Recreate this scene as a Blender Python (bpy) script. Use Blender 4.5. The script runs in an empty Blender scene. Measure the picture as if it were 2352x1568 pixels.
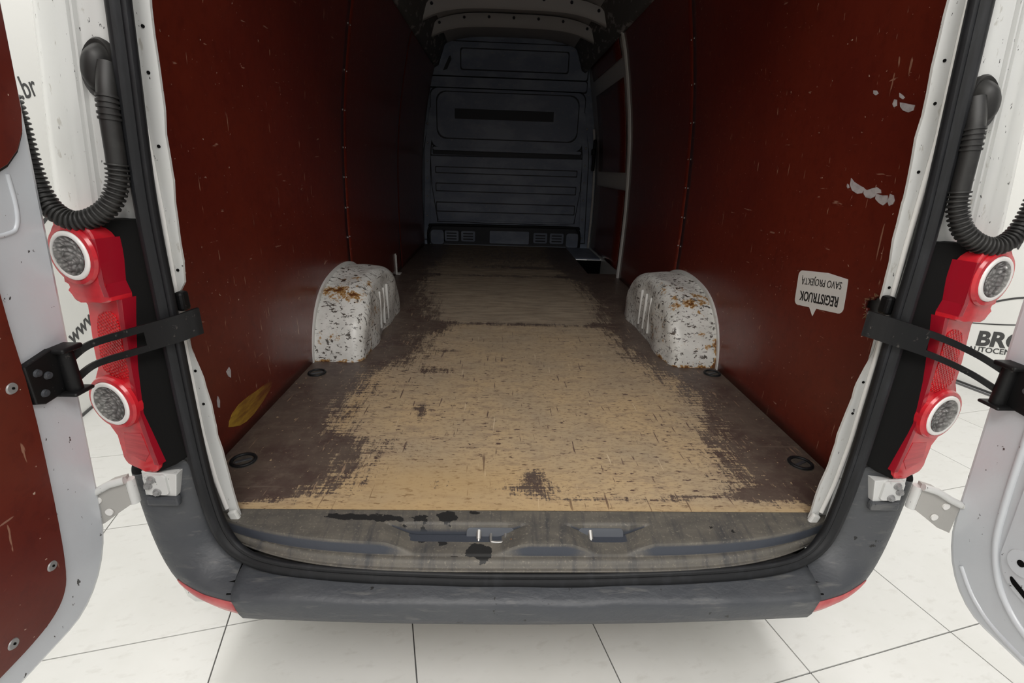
import bpy, bmesh, math, random
from mathutils import Vector, Matrix, Quaternion
random.seed(7)
S = bpy.context.scene
COL = S.collection
ZF = 0.65                      # height of the load floor above the showroom floor; van coordinates have z = 0 on the load floor
YAW = 0.23304                  # showroom tile grid is turned against the van

# ------------------------------------------------------------------ camera, world, lights, exposure
cam_d = bpy.data.cameras.new('camera'); cam = bpy.data.objects.new('camera', cam_d); COL.objects.link(cam)
ax = Vector((0.351200786, -0.03314073, 0.0259389264))
Rc = Matrix.Rotation(ax.length, 3, ax.normalized()) @ Matrix(((1, 0, 0), (0, 0, -1), (0, 1, 0)))
cam.matrix_world = Matrix.Translation((-0.10626, -0.98593, 0.81457 + ZF)) @ Matrix((Rc[0], -Rc[1], -Rc[2])).transposed().to_4x4()
cam_d.sensor_width = 36; cam_d.lens = 1094.348 / 2352 * 36; cam_d.clip_start = 0.02
S.camera = cam
S.view_settings.view_transform = 'Standard'; S.view_settings.look = 'None'
S.view_settings.exposure = 0.0; S.view_settings.gamma = 1; S.view_settings.use_curve_mapping = False
W = bpy.data.worlds.new('world'); S.world = W; W.use_nodes = True
bg = W.node_tree.nodes['Background']; bg.inputs[0].default_value = (1.0, 0.985, 0.96, 1); bg.inputs[1].default_value = 0.33

def area(name, loc, rot, sx, sy, power, col=(1, .97, .93)):
    l = bpy.data.lights.new(name, 'AREA'); l.shape = 'RECTANGLE'; l.size = sx; l.size_y = sy; l.energy = power; l.color = col
    o = bpy.data.objects.new(name, l); COL.objects.link(o); o.location = loc; o.rotation_euler = rot
    return o
# rows of ceiling luminaires in the showroom, above and behind the photographer
area('ceiling_light', (0.2, -2.2, 3.6), (math.radians(12), 0, 0), 4.0, 1.2, 130)
area('ceiling_light', (0.2, -4.6, 3.4), (math.radians(48), 0, 0), 4.5, 1.6, 36)
area('ceiling_light', (-1.7, 0.8, 3.9), (0, math.radians(24), 0), 0.8, 6.0, 84)
area('ceiling_light', (2.4, 0.8, 3.9), (0, math.radians(-24), 0), 0.8, 6.0, 84)

# ------------------------------------------------------------------ materials
def rgba(c): return (c[0], c[1], c[2], 1)

class NT:
    def __init__(s, name):
        s.m = bpy.data.materials.new(name); s.m.use_nodes = True; s.t = s.m.node_tree
        s.b = s.t.nodes['Principled BSDF']; s.tc = s.t.nodes.new('ShaderNodeTexCoord')
    def L(s, a, b): s.t.links.new(a, b)
    def n(s, k, **kw):
        o = s.t.nodes.new(k)
        for a, v in kw.items(): setattr(o, a, v)
        return o
    def mapping(s, sc, loc=(0, 0, 0), rot=(0, 0, 0)):
        m = s.n('ShaderNodeMapping'); m.inputs['Scale'].default_value = sc; m.inputs['Location'].default_value = loc
        m.inputs['Rotation'].default_value = rot
        s.L(s.tc.outputs['Object'], m.inputs[0]); return m.outputs[0]
    def noise(s, sc, detail=4, rough=.6, loc=(0, 0, 0), rot=(0, 0, 0), dist=0):
        if not isinstance(sc, (tuple, list)): sc = (sc, sc, sc)
        t = s.n('ShaderNodeTexNoise'); t.inputs['Scale'].default_value = 1; t.inputs['Detail'].default_value = detail
        t.inputs['Roughness'].default_value = rough; t.inputs['Distortion'].default_value = dist
        s.L(s.mapping(sc, loc, rot), t.inputs['Vector']); return t.outputs['Fac']
    def ramp(s, f, lo, hi):
        r = s.n('ShaderNodeMapRange'); r.inputs['From Min'].default_value = lo; r.inputs['From Max'].default_value = hi
        s.L(f, r.inputs['Value']); return r.outputs['Result']
    def math(s, op, a, b=None):
        r = s.n('ShaderNodeMath', operation=op)
        for i, v in enumerate((a, b)):
            if v is None: continue
            if isinstance(v, (int, float)): r.inputs[i].default_value = v
            else: s.L(v, r.inputs[i])
        return r.outputs[0]
    def mix(s, f, a, b):
        r = s.n('ShaderNodeMix', data_type='RGBA')
        if isinstance(f, (int, float)): r.inputs[0].default_value = f
        else: s.L(f, r.inputs[0])
        for i, v in ((6, a), (7, b)):
            if isinstance(v, tuple): r.inputs[i].default_value = rgba(v)
            else: s.L(v, r.inputs[i])
        return r.outputs[2]
    def attr(s, name):
        a = s.n('ShaderNodeAttribute'); a.attribute_name = name; return a.outputs['Fac']
    def color(s, c):
        if isinstance(c, tuple): s.b.inputs['Base Color'].default_value = rgba(c)
        else: s.L(c, s.b.inputs['Base Color'])
    def bump(s, h, strength=.3, dist=.002):
        b = s.n('ShaderNodeBump'); b.inputs['Strength'].default_value = strength; b.inputs['Distance'].default_value = dist
        s.L(h, b.inputs['Height']); s.L(b.outputs[0], s.b.inputs['Normal'])
    def set(s, rough=.5, metal=0, coat=0, spec=.5):
        s.b.inputs['Roughness'].default_value = rough; s.b.inputs['Metallic'].default_value = metal
        s.b.inputs['Coat Weight'].default_value = coat; s.b.inputs['Coat Roughness'].default_value = .15
        s.b.inputs['Specular IOR Level'].default_value = spec
        return s.m

def simple(name, col, rough=.5, metal=0, coat=0, layers=(), bump=None, spec=.5):
    n = NT(name); c = col
    for (sc, lo, hi, col2) in layers:
        c = n.mix(n.ramp(n.noise(sc), lo, hi), c, col2)
    n.color(c)
    if bump: n.bump(n.noise(bump[0], 5), bump[1], bump[2])
    return n.set(rough, metal, coat, spec)

M = {}
M['tile'] = simple('porcelain_tile', (.71, .71, .69), .38, layers=(((3, 3, 3), .45, .65, (.68, .68, .655)), ((14, 30, 14), .56, .70, (.64, .635, .61))))
M['grout'] = simple('dark_grout', (.12, .12, .12), .9)
M['wall'] = simple('white_wall_paint', (.91, .91, .88), .8)
M['letter'] = simple('grey_black_lettering', (.07, .07, .07), .6)
M['paint'] = simple('white_van_paint', (.61, .615, .605), .33, coat=.3, layers=(((6, 6, 6), .55, .85, (.60, .60, .57)), ((70, 70, 25), .64, .70, (.45, .44, .41)), ((130, 130, 60), .675, .69, (.05, .05, .05))))
M['paint_door'] = simple('cool_lit_door_paint', (.62, .65, .69), .30, coat=.3, layers=(((5, 5, 5), .5, .75, (.60, .62, .66)), ((60, 60, 40), .685, .70, (.06, .06, .06))), bump=((7, 7, 7), .25, .01))  # white paint tinted bluish for the cool light on the doors
M['ply_edge_shadow'] = simple('dark_ply_edge_shadow', (.02, .015, .012), .8)
M['rubber'] = simple('black_rubber_seal', (.008, .0085, .010), .55, layers=(((40, 40, 8), .5, .7, (.016, .017, .020)),), spec=.35)
M['matte_black'] = simple('matte_black_film', (.005, .005, .005), .85, spec=.15)
M['conduit'] = simple('black_conduit_rubber', (.017, .0165, .016), .5, layers=(((30, 30, 30), .5, .7, (.030, .029, .027)),))
M['bumper'] = simple('dark_grey_bumper_plastic', (.050, .054, .062), .5, layers=(((4, 6, 4), .45, .75, (.075, .078, .083)), ((9, 60, 60), .58, .72, (.11, .11, .11)), ((35, 35, 35), .69, .70, (.01, .01, .01))), bump=((7, 11, 11), .5, .014))
M['black_steel'] = simple('black_painted_steel', (.005, .005, .0055), .5, layers=(((90, 90, 90), .64, .70, (.06, .055, .05)),), spec=.3)
M['dusty'] = simple('dusty_black_fitting', (.060, .052, .045), .6, layers=(((50, 50, 50), .45, .65, (.095, .080, .065)),))
M['steel'] = simple('worn_steel', (.45, .44, .42), .4, metal=.8)
M['zinc'] = simple('grey_latch_steel', (.13, .14, .16), .4, metal=.4)
M['screw'] = simple('zinc_screw', (.34, .34, .34), .5, metal=.5)
M['arm'] = simple('grey_hinge_arm', (.42, .41, .39), .5, metal=.2)
M['red_lens'] = simple('red_lamp_lens', (.56, .016, .026), .16, coat=.15, layers=(((20, 20, 30), .45, .65, (.42, .012, .022)),))
M['dark_red_lens'] = simple('dark_red_lens_edge', (.30, .007, .018), .18, coat=.3)
M['pale_red'] = simple('faded_red_reflector', (.50, .12, .12), .35, layers=(((20, 20, 20), .45, .65, (.40, .075, .08)),))
M['mid_red'] = simple('ribbed_red_lens', (.46, .035, .045), .3, layers=(((10, 10, 260), .45, .6, (.36, .02, .03)),))
M['ring'] = simple('white_lamp_ring', (.80, .79, .77), .3, coat=.4)
M['sticker'] = simple('white_sticker', (.74, .73, .71), .5)
M['ink'] = simple('black_print', (.02, .02, .02), .6)
M['tape'] = simple('grey_tape_scraps', (.50, .47, .48), .7, layers=(((60, 60, 60), .45, .7, (.36, .33, .34)),))
n = NT('yellow_ochre_paint'); sp = n.n('ShaderNodeSeparateXYZ'); n.L(n.tc.outputs['Object'], sp.inputs[0])
c = n.mix(n.ramp(n.noise((30, 12, 60)), .42, .62), (.42, .25, .03), (.24, .12, .02))
fade = n.math('ADD', n.math('MULTIPLY', sp.outputs['Y'], 4.0), n.math('MULTIPLY', n.noise((20, 9, 70), 6, .7), 2.0))
n.color(n.mix(n.ramp(fade, 2.2, 3.3), c, (.115, .018, .009))); M['yellow'] = n.set(.5)
M['bulk'] = simple('blue_grey_bulkhead_steel', (.20, .24, .325), .42, layers=(((3, 3, 5), .45, .62, (.29, .335, .42)), ((25, 25, 60), .60, .72, (.30, .32, .36))), bump=((4, 4, 6), .3, .02))
M['bulk_dark'] = simple('dark_bulkhead_shade_and_marks', (.018, .021, .030), .5)  # flat dark tone for shaded gaps and outlines, also strip and plugs
M['roof'] = simple('grey_white_roof_paint', (.36, .35, .34), .5)
M['frame'] = simple('white_interior_paint', (.66, .66, .64), .4, layers=(((20, 20, 20), .6, .8, (.48, .46, .42)),))
M['black'] = simple('black_void_plastic', (.004, .004, .004), .9, spec=.1)
M['fray'] = simple('frayed_brown_wood', (.19, .10, .05), .9)

# red film-faced plywood with scuffs and scratches
n = NT('red_film_plywood')
c = n.mix(n.ramp(n.noise((2.5, 2.5, 2.5)), .4, .75), (.135, .0175, .0085), (.105, .0125, .0075))
c = n.mix(n.ramp(n.noise((40, 40, 40), 6, .7), .5, .8), c, (.085, .0095, .006))
c = n.mix(n.ramp(n.noise((75, 75, 10), 3, .5), .70, .725), c, (.30, .15, .10))
c = n.mix(n.ramp(n.noise((30, 12, 75), 3, .5, rot=(.5, 0, 0)), .715, .74), c, (.28, .14, .10))
c = n.mix(n.ramp(n.noise((95, 95, 95), 2, .5), .735, .75), c, (.46, .33, .26))
n.color(c); n.bump(n.noise((6, 6, 6), 4), .15, .01); M['ply'] = n.set(.34, coat=.15)

# worn plywood load floor: brown film at the sides, bare wood where it wore off (wear is a stored map of the floor)
n = NT('worn_plywood_floor')
w = n.attr('wear')
nz = n.math('ADD', n.math('MULTIPLY', n.math('SUBTRACT', n.noise((26, 8, 10), 9, .75), .5), 5.2), n.math('MULTIPLY', n.math('SUBTRACT', n.noise((7, 95, 10), 6, .7), .5), 4.2))
nz = n.math('ADD', nz, n.math('MULTIPLY', n.math('SUBTRACT', n.noise((130, 130, 10), 5, .7), .5), 3.0))
nz = n.math('ADD', nz, n.math('MULTIPLY', n.math('SUBTRACT', n.noise((110, 9, 10), 5, .7, rot=(0, 0, .22)), .5), 2.6))
mask = n.ramp(n.math('ADD', n.math('MULTIPLY', w, 1.35), nz), -.25, .30)
wood = n.mix(n.ramp(n.noise((3, 3, 3), 5), .38, .62), (0.537, 0.394, 0.231), (0.438, 0.344, 0.231))
wood = n.mix(n.ramp(n.noise((10, 34, 8), 6, .7), .50, .66), wood, (0.362, 0.269, 0.181))
wood = n.mix(n.ramp(n.noise((50, 150, 30), 5, .7), .53, .66), wood, (0.237, 0.163, 0.106))
wood = n.mix(n.ramp(n.noise((26, 80, 30), 4, .6), .615, .645), wood, (0.094, 0.056, 0.048))
wood = n.mix(n.ramp(n.noise((90, 7, 30), 3, .5, rot=(0, 0, .35)), .665, .70), wood, (0.138, 0.088, 0.069))
wood = n.mix(n.ramp(n.noise((90, 5, 30), 3, .5, rot=(0, 0, -.25)), .69, .73), wood, (0.625, 0.500, 0.338))
wood = n.mix(n.math('MULTIPLY', n.attr('tan'), .6), wood, (0.537, 0.356, 0.156))
wood = n.mix(n.math('MULTIPLY', n.attr('dull'), .85), wood, n.mix(n.ramp(n.noise((5, 25, 8), 6, .7), .40, .62), (0.375, 0.312, 0.237), (0.213, 0.175, 0.138)))
film = n.mix(n.ramp(n.noise((7, 7, 7), 5), .4, .62), (0.122, 0.092, 0.075), (0.088, 0.059, 0.051))
film = n.mix(n.ramp(n.noise((24, 24, 24), 6, .7), .48, .66), film, (0.144, 0.110, 0.088))
film = n.mix(n.ramp(n.noise((60, 7, 30), 4, .6, rot=(0, 0, .15)), .645, .69), film, (0.325, 0.225, 0.150))
film = n.mix(n.ramp(n.noise((80, 80, 30), 2, .5), .70, .72), film, (0.475, 0.350, 0.213))
film = n.mix(n.ramp(n.noise((3, 60, 30), 4, .6, rot=(0, 0, .5)), .62, .70), film, (0.163, 0.125, 0.100))
n.color(n.mix(mask, film, wood))
n.bump(n.math('ADD', mask, n.noise((60, 90, 60), 4)), .25, -.0015)
r = n.n('ShaderNodeMapRange'); r.inputs['To Min'].default_value = .42; r.inputs['To Max'].default_value = .75
n.L(mask, r.inputs['Value'])
M['floor'] = n.set(.5, spec=.35); n.L(r.outputs[0], n.b.inputs['Roughness'])

# wheel arch: white paint, black scratches, rust along the stored rust map
n = NT('rusty_white_paint')
c = n.mix(n.ramp(n.noise((10, 10, 10), 5), .42, .62), (.76, .76, .73), (.63, .63, .60))
c = n.mix(n.ramp(n.noise((40, 75, 40), 4, .7, rot=(.6, .3, 0)), .575, .60), c, (.10, .09, .08))
c = n.mix(n.ramp(n.noise((28, 18, 110), 3, .6, rot=(.2, .4, .6)), .635, .65), c, (.06, .045, .035))
ru = n.math('ADD', n.attr('rust'), n.math('MULTIPLY', n.math('SUBTRACT', n.noise((26, 26, 26), 7, .75), .5), 4.5))
c = n.mix(n.ramp(ru, .42, .62), c, (.42, .24, .08))
c = n.mix(n.ramp(ru, .72, .90), c, (.13, .05, .018))
n.color(c); n.bump(n.noise((16, 16, 16), 4), .35, .008); M['arch'] = n.set(.38, coat=.1)

# sill step: dusty black plastic with bare black chips
n = NT('dusty_sill_plastic')
c = n.mix(n.ramp(n.noise((9, 30, 9), 5), .35, .7), (.085, .079, .070), (.135, .122, .102))
c = n.mix(n.ramp(n.noise((45, 6, 6), 4), .5, .75), c, (.050, .050, .052))
c = n.mix(n.ramp(n.noise((160, 160, 160), 3), .58, .74), c, (.20, .18, .145))
c = n.mix(n.ramp(n.math('ADD', n.attr('chip'), n.math('MULTIPLY', n.math('SUBTRACT', n.noise((30, 42, 20), 5, .6), .5), 3.6)), .45, .50), c, (.014, .014, .014))
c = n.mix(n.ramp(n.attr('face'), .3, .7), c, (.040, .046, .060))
n.color(c); n.bump(n.noise((40, 14, 40), 4), .3, .004); M['sill'] = n.set(.6)

# clear round lamps: faceted silver reflector behind a clear cover
n = NT('silver_lamp_reflector')
v = n.n('ShaderNodeTexVoronoi'); v.inputs['Scale'].default_value = 1; n.L(n.mapping((85, 30, 120)), v.inputs['Vector'])
c = n.mix(n.ramp(v.outputs['Distance'], .1, .7), (.82, .80, .78), (.40, .39, .38))
n.color(c); n.bump(v.outputs['Distance'], 1.0, .01); M['reflector'] = n.set(.2, metal=.35)
n = NT('prismatic_red_reflector')
v = n.n('ShaderNodeTexVoronoi'); v.inputs['Scale'].default_value = 1; v.inputs['Randomness'].default_value = .25
n.L(n.mapping((150, 40, 190), rot=(0, .5, 0)), v.inputs['Vector'])
n.color(n.mix(n.ramp(v.outputs['Distance'], .15, .6), (.80, .012, .018), (.45, .005, .010))); n.bump(v.outputs['Distance'], .8, .006); M['prism'] = n.set(.3, coat=0, spec=.25)
g = NT('clear_lamp_cover'); tr = g.n('ShaderNodeBsdfTransparent'); gl = g.n('ShaderNodeBsdfGlossy'); gl.inputs['Roughness'].default_value = .03; fr = g.n('ShaderNodeFresnel'); fr.inputs[0].default_value = 1.35; mx = g.n('ShaderNodeMixShader')
g.L(fr.outputs[0], mx.inputs[0]); g.L(tr.outputs[0], mx.inputs[1]); g.L(gl.outputs[0], mx.inputs[2]); g.L(mx.outputs[0], g.t.nodes['Material Output'].inputs[0]); M['clear'] = g.m

# ------------------------------------------------------------------ mesh helpers
def link(o, parent=None, loc=None, label=None, cat=None, group=None, kind=None):
    COL.objects.link(o)
    if parent is not None: o.parent = parent
    if loc is not None: o.location = loc
    for k, v in (('label', label), ('category', cat), ('group', group), ('kind', kind)):
        if v: o[k] = v
    return o

def obj(name, me, mat, parent, smooth=False, loc=None, label=None, **kw):
    o = bpy.data.objects.new(name, me)
    if mat: me.materials.clear(); me.materials.append(M[mat])
    if smooth:
        for p in me.polygons: p.use_smooth = True
        me.set_sharp_from_angle(angle=math.radians(22 if mat in ('red_lens', 'dark_red_lens') else 48))
    if loc is None: loc = (0, 0, ZF) if parent is VAN else (0, 0, 0)
    return link(o, parent, loc, label, **kw)

def vloc(p): return (p[0], p[1], p[2] + ZF)

def from_bm(name, bm):
    me = bpy.data.meshes.new(name); bmesh.ops.recalc_face_normals(bm, faces=bm.faces); bm.to_mesh(me); bm.free(); return me

def pyd(name, v, f):
    me = bpy.data.meshes.new(name); me.from_pydata([tuple(p) for p in v], [], f); me.update()
    bm = bmesh.new(); bm.from_mesh(me); bmesh.ops.recalc_face_normals(bm, faces=bm.faces); bm.to_mesh(me); bm.free(); return me

def bx(bm, c, s, rot=None, bevel=0):
    m = Matrix.Translation(c) @ (rot.to_4x4() if rot is not None else Matrix()) @ Matrix.Diagonal((s[0], s[1], s[2], 1))
    r = bmesh.ops.create_cube(bm, size=1, matrix=m)
    if bevel:
        es = list({e for v in r['verts'] for e in v.link_edges})
        bmesh.ops.bevel(bm, geom=es, offset=bevel, segments=2, affect='EDGES', profile=.5)

def box(name, c, s, mat, parent, bevel=.002, rot=None, label=None):
    bm = bmesh.new(); bx(bm, c, s, rot, bevel); return obj(name, from_bm(name, bm), mat, parent, label=label)

def cyl(bm, p0, p1, r0, r1=None, n=20):
    p0, p1 = Vector(p0), Vector(p1); d = p1 - p0
    q = Vector((0, 0, 1)).rotation_difference(d.normalized()).to_matrix().to_4x4()
    bmesh.ops.create_cone(bm, cap_ends=True, segments=n, radius1=r0, radius2=r0 if r1 is None else r1, depth=d.length, matrix=Matrix.Translation((p0 + p1) / 2) @ q)

def catmull(P, n=8, closed=False):
    P = [Vector(p) for p in P]; out = []; N = len(P)
    for i in range(N if closed else N - 1):
        if closed: a, b, c, d = P[i - 1], P[i], P[(i + 1) % N], P[(i + 2) % N]
        else: a, b, c, d = P[max(i - 1, 0)], P[i], P[i + 1], P[min(i + 2, N - 1)]
        for k in range(n):
            t = k / n
            out.append(.5 * ((2 * b) + (c - a) * t + (2 * a - 5 * b + 4 * c - d) * t * t + (3 * b - a - 3 * c + d) * t ** 3))
    if not closed: out.append(P[-1])
    return out

def resample(P, step):
    out = [P[0]]; acc = 0
    for i in range(len(P) - 1):
        a, b = P[i], P[i + 1]; l = (b - a).length; pos = 0
        while acc + (l - pos) >= step:
            pos += step - acc; acc = 0; out.append(a.lerp(b, pos / l))
        acc += l - pos
    return out

def tube(path, rad, n=12):
    """rad: number or function of index -> radius"""
    v, f = [], []; up = None; N = len(path)
    for i, p in enumerate(path):
        t = (path[min(i + 1, N - 1)] - path[max(i - 1, 0)]).normalized()
        if up is None:
            up = Vector((0, 1, 0)) if abs(t.y) < .9 else Vector((1, 0, 0))
        s = t.cross(up).normalized(); up = s.cross(t).normalized()
        r = rad(i) if callable(rad) else rad
        for k in range(n):
            a = 2 * math.pi * k / n; v.append(p + (s * math.cos(a) + up * math.sin(a)) * r)
    for i in range(N - 1):
        for k in range(n):
            f.append((i * n + k, i * n + (k + 1) % n, (i + 1) * n + (k + 1) % n, (i + 1) * n + k))
    f.append(tuple(range(n))); f.append(tuple(range((N - 1) * n, N * n)))
    return v, f

def grid(fn, us, vs):
    v = [fn(a, b) for a in us for b in vs]; nv = len(vs)
    f = [(i * nv + j, i * nv + j + 1, (i + 1) * nv + j + 1, (i + 1) * nv + j) for i in range(len(us) - 1) for j in range(nv - 1)]
    return v, f

def lin(a, b, n): return [a + (b - a) * i / (n - 1) for i in range(n)]

def prism(poly, fn, d0, d1, bevel=0, seg=2):
    """poly of (a, b); fn(a, b, d) -> point; closed prism from depth d0 to d1 (d1 is the seen face)"""
    bm = bmesh.new(); N = len(poly)
    lo = [bm.verts.new(fn(a, b, d0)) for a, b in poly]; hi = [bm.verts.new(fn(a, b, d1)) for a, b in poly]
    bm.faces.new(lo); top = bm.faces.new(hi)
    for i in range(N): bm.faces.new((lo[i], lo[(i + 1) % N], hi[(i + 1) % N], hi[i]))
    if bevel: bmesh.ops.bevel(bm, geom=list(top.edges), offset=bevel, segments=seg, affect='EDGES', profile=.6)
    return from_bm('prism', bm)

def rrect(x0, z0, x1, z1, r, n=5):
    P = []
    for cx, cz, a0 in ((x1 - r, z1 - r, 0), (x0 + r, z1 - r, 90), (x0 + r, z0 + r, 180), (x1 - r, z0 + r, 270)):
        for k in range(n + 1):
            a = math.radians(a0 + 90 * k / n); P.append((cx + r * math.cos(a), cz + r * math.sin(a)))
    return P

def lerp_table(t, z):
    t = sorted(t)
    if z <= t[0][0]: return t[0][1]
    for (a, x), (b, y) in zip(t, t[1:]):
        if z <= b: return x + (y - x) * (z - a) / (b - a)
    return t[-1][1]

def solidify(o, th, off=1):
    m = o.modifiers.new('thickness', 'SOLIDIFY'); m.thickness = th; m.offset = off
def subsurf(o, lv=2):
    m = o.modifiers.new('smooth', 'SUBSURF'); m.levels = lv; m.render_levels = lv

def text_mesh(txt, size, bold=0, shear=0, align='CENTER'):
    cu = bpy.data.curves.new('txt', 'FONT'); cu.body = txt; cu.size = size; cu.align_x = align; cu.offset = bold; cu.shear = shear; cu.extrude = .0006; cu.resolution_u = 4
    o = bpy.data.objects.new('txt', cu); COL.objects.link(o)
    me = bpy.data.meshes.new_from_object(o.evaluated_get(bpy.context.evaluated_depsgraph_get()))
    bpy.data.objects.remove(o); return me

# ------------------------------------------------------------------ showroom: tiled floor and walls
EX = Vector((math.cos(YAW), math.sin(YAW), 0)); EY = Vector((math.sin(YAW), -math.cos(YAW), 0)); TO = Vector((-1.84136, 1.23434, 0)); T = .6
VAN = None
bm = bmesh.new()
def gp(i, j): return TO + T * (i * EX + j * EY)
ROT = Matrix((EX, -EY, Vector((0, 0, 1)))).transposed()
c = gp(4.0, -1)
bx(bm, (c.x, c.y, -.056), (T * 10.2, T * 20, .10), ROT)
fl = obj('floor', from_bm('floor', bm), 'grout', None, loc=(0, 0, 0), label='white porcelain tile showroom floor with thin dark joints', kind='structure')
bm = bmesh.new(); bx(bm, (0, 0, -.005), (T - .004, T - .004, .010), None, .0008); tile_me = from_bm('tile', bm); tile_me.materials.append(M['tile'])
for i in range(-1, 9):
    for j in range(-10, 8):
        o = bpy.data.objects.new('tile', tile_me); p = gp(i + .5, j + .5)
        link(o, fl, (p.x, p.y, 0)); o.rotation_euler = (0, 0, YAW)

def wall(name, P, side, label):
    bm = bmesh.new(); c = Vector(P) + EX * side * .05 - EY * .6
    bx(bm, (c.x, c.y, 1.9), (.1, 12, 3.8), ROT)
    w = obj(name, from_bm(name, bm), 'wall', None, loc=(0, 0, 0), label=label, kind='structure')
    bm = bmesh.new(); c = Vector(P) - EX * side * .004 - EY * .6
    bx(bm, (c.x, c.y, .0075), (.008, 12, .015), ROT)
    obj('baseboard' + name[4:], from_bm('b', bm), 'letter', None, loc=(0, 0, 0), label='thin dark strip where the tiles meet the %s showroom wall' % ('left' if side < 0 else 'right'), kind='structure')
    return w
PL = Vector((-2.557, 1.666, 0)); PR = Vector((3.544, 2.195, 0))
wall('wall_left', PL, -1, 'plain white showroom wall with tilted web address lettering')
wall('wall_right', PR, 1, 'plain white showroom wall with dealer logo lettering')

def on_wall(me, P, side, along, z, tilt, name, label, mat='letter'):
    # text x runs along the wall as read from inside the room
    d = -EY if side < 0 else EY
    nrm = EX * (-side)
    m = Matrix((d, Vector((0, 0, 1)), nrm)).transposed().to_4x4()
    o = obj(name, me, mat, None, loc=(0, 0, 0), label=label, cat='lettering', group='dealer lettering on the showroom walls')
    o.matrix_world = Matrix.Translation(P + (-EY) * along + Vector((0, 0, z)) + nrm * .001) @ m @ Matrix.Rotation(math.radians(tilt), 4, 'Z')
    return o
TILT = 14.5
on_wall(text_mesh('www.br', .148, .001, align='RIGHT'), PL, -1, .362, 1.757, TILT, 'wall_lettering', 'small grey web address letters high on the white wall beyond the red-panelled door')
on_wall(text_mesh('www.br', .135, .002, align='LEFT'), PL, -1, .02, .408, TILT, 'wall_lettering', 'dark web address letters low on the white wall beside the tail lamp')
on_wall(text_mesh('www.br', .13, .002, align='CENTER'), PR, 1, .10, 1.028, TILT, 'wall_lettering', 'dark web address letters above the car outline logo on the right wall')
on_wall(text_mesh('BRC', .150, .006, .18, align='LEFT'), PR, 1, .095, .315, TILT - 1, 'logo_lettering', 'heavy slanted dark BRC logo letters on the right wall')
on_wall(text_mesh('AUTOCENTRUM', .055, .001, .1, align='LEFT'), PR, 1, .125, .255, TILT - 1, 'logo_lettering', 'small AUTOCENTRUM line under the heavy logo letters')

def stroke(pts, w, name, P, side, along, z, tilt, label):
    pts = catmull([(a, b, 0) for a, b in pts], 8); v, f = [], []
    for i, p in enumerate(pts):
        t = (pts[min(i + 1, len(pts) - 1)] - pts[max(i - 1, 0)]).normalized(); nn = Vector((-t.y, t.x, 0)); ww = w * (.25 + .75 * math.sin(math.pi * min(1, max(0, (i + 1) / (len(pts) + 1)))) ** .6)
        for s_ in (-1, 1):
            for zz in (0, .0008): v.append(p + nn * ww * s_ * .5 + Vector((0, 0, zz)))
    for i in range(len(pts) - 1):
        a, b = 4 * i, 4 * i + 4
        f += [(a + 1, a + 3, b + 3, b + 1), (a, b, b + 2, a + 2), (a, a + 1, b + 1, b), (a + 2, b + 2, b + 3, a + 3)]
    on_wall(pyd(name, v, f), P, side, along, z, tilt, name, label)
stroke([(-.25, -.03), (-.1, .02), (.1, .095), (.3, .13), (.55, .10), (.7, 0)], .014, 'logo_outline', PR, 1, .16, .53, TILT, 'dark roof line of the car outline logo on the right wall')
stroke([(-.2, .01), (.0, .0), (.2, .0), (.4, .02)], .009, 'logo_outline', PR, 1, .12, .475, TILT, 'thin dark lower line of the car outline logo on the right wall')
stroke([(-.25, -.06), (-.1, 0), (.05, .03), (.2, .02)], .022, 'logo_outline', PL, -1, .13, 1.10, TILT, 'dark curved stroke on the left wall under the corrugated hose')
stroke([(-.2, 0), (0, 0), (.3, .0)], .032, 'logo_outline', PL, -1, .09, .95, TILT, 'dark bar on the left wall behind the upper round lamp')

# ------------------------------------------------------------------ the van
VAN = bpy.data.objects.new('cargo_van', None); link(VAN, None, (0, 0, 0), 'white cargo van with open rear doors and a hold lined in red plywood', 'van')

WP = [(0, .887), (.3, .893), (.5, .894), (.74, .887), (.9, .878), (1.05, .866), (1.22, .843), (1.41, .81), (1.6, .77), (1.75, .725), (1.9, .65)]
def wx(z): return lerp_table(WP, z)

# --- load floor
XL = [(0, -.70), (.018, -.66), (.056, -.55), (.13, -.49), (.237, -.491), (.33, -.47), (.345, -.59), (.39, -.609), (.557, -.617), (.697, -.613), (.83, -.607), (.922, -.527), (1.026, -.448), (1.379, -.458), (1.497, -.458), (1.859, -.55), (2.3, -.62), (2.9, -.68), (4.3, -.7)]
XR = [(0, .75), (.03, .70), (.081, .60), (.212, .587), (.332, .584), (.52, .651), (.686, .675), (.785, .635), (.909, .59), (1.07, .536), (1.238, .51), (1.54, .5), (1.954, .53), (2.424, .53), (3.05, .49), (4.3, .5)]
PATCH = [(-.353, .868, .09, .05, 1.3), (-.43, .74, .05, .04, .8), (-.349, .522, .035, .06, 1.4), (-.32, 1.098, .06, .02, 1.2), (.012, .14, .03, .035, 1.7), (-.03, .08, .05, .03, 1.3), (.05, .08, .03, .03, 1.2), (.18, .045, .12, .008, 1.4), (.44, .052, .12, .012, 1.4), (.62, .07, .06, .02, 1.2), (-.4, 1.42, .06, .06, 1.2), (-.316, .25, .05, .04, .6), (-.23, .10, .06, .02, .8), (.28, .75, .04, .02, .6),
         (0, 1.515, .5, .035, 1.5), (0, 2.0, .35, .25, -.4), (-.45, 1.9, .1, .3, .6), (0, 3.6, .9, .55, 1.1), (0, 2.75, .9, .05, 1.0), (.2, 3.1, .5, .05, .9)]
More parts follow.
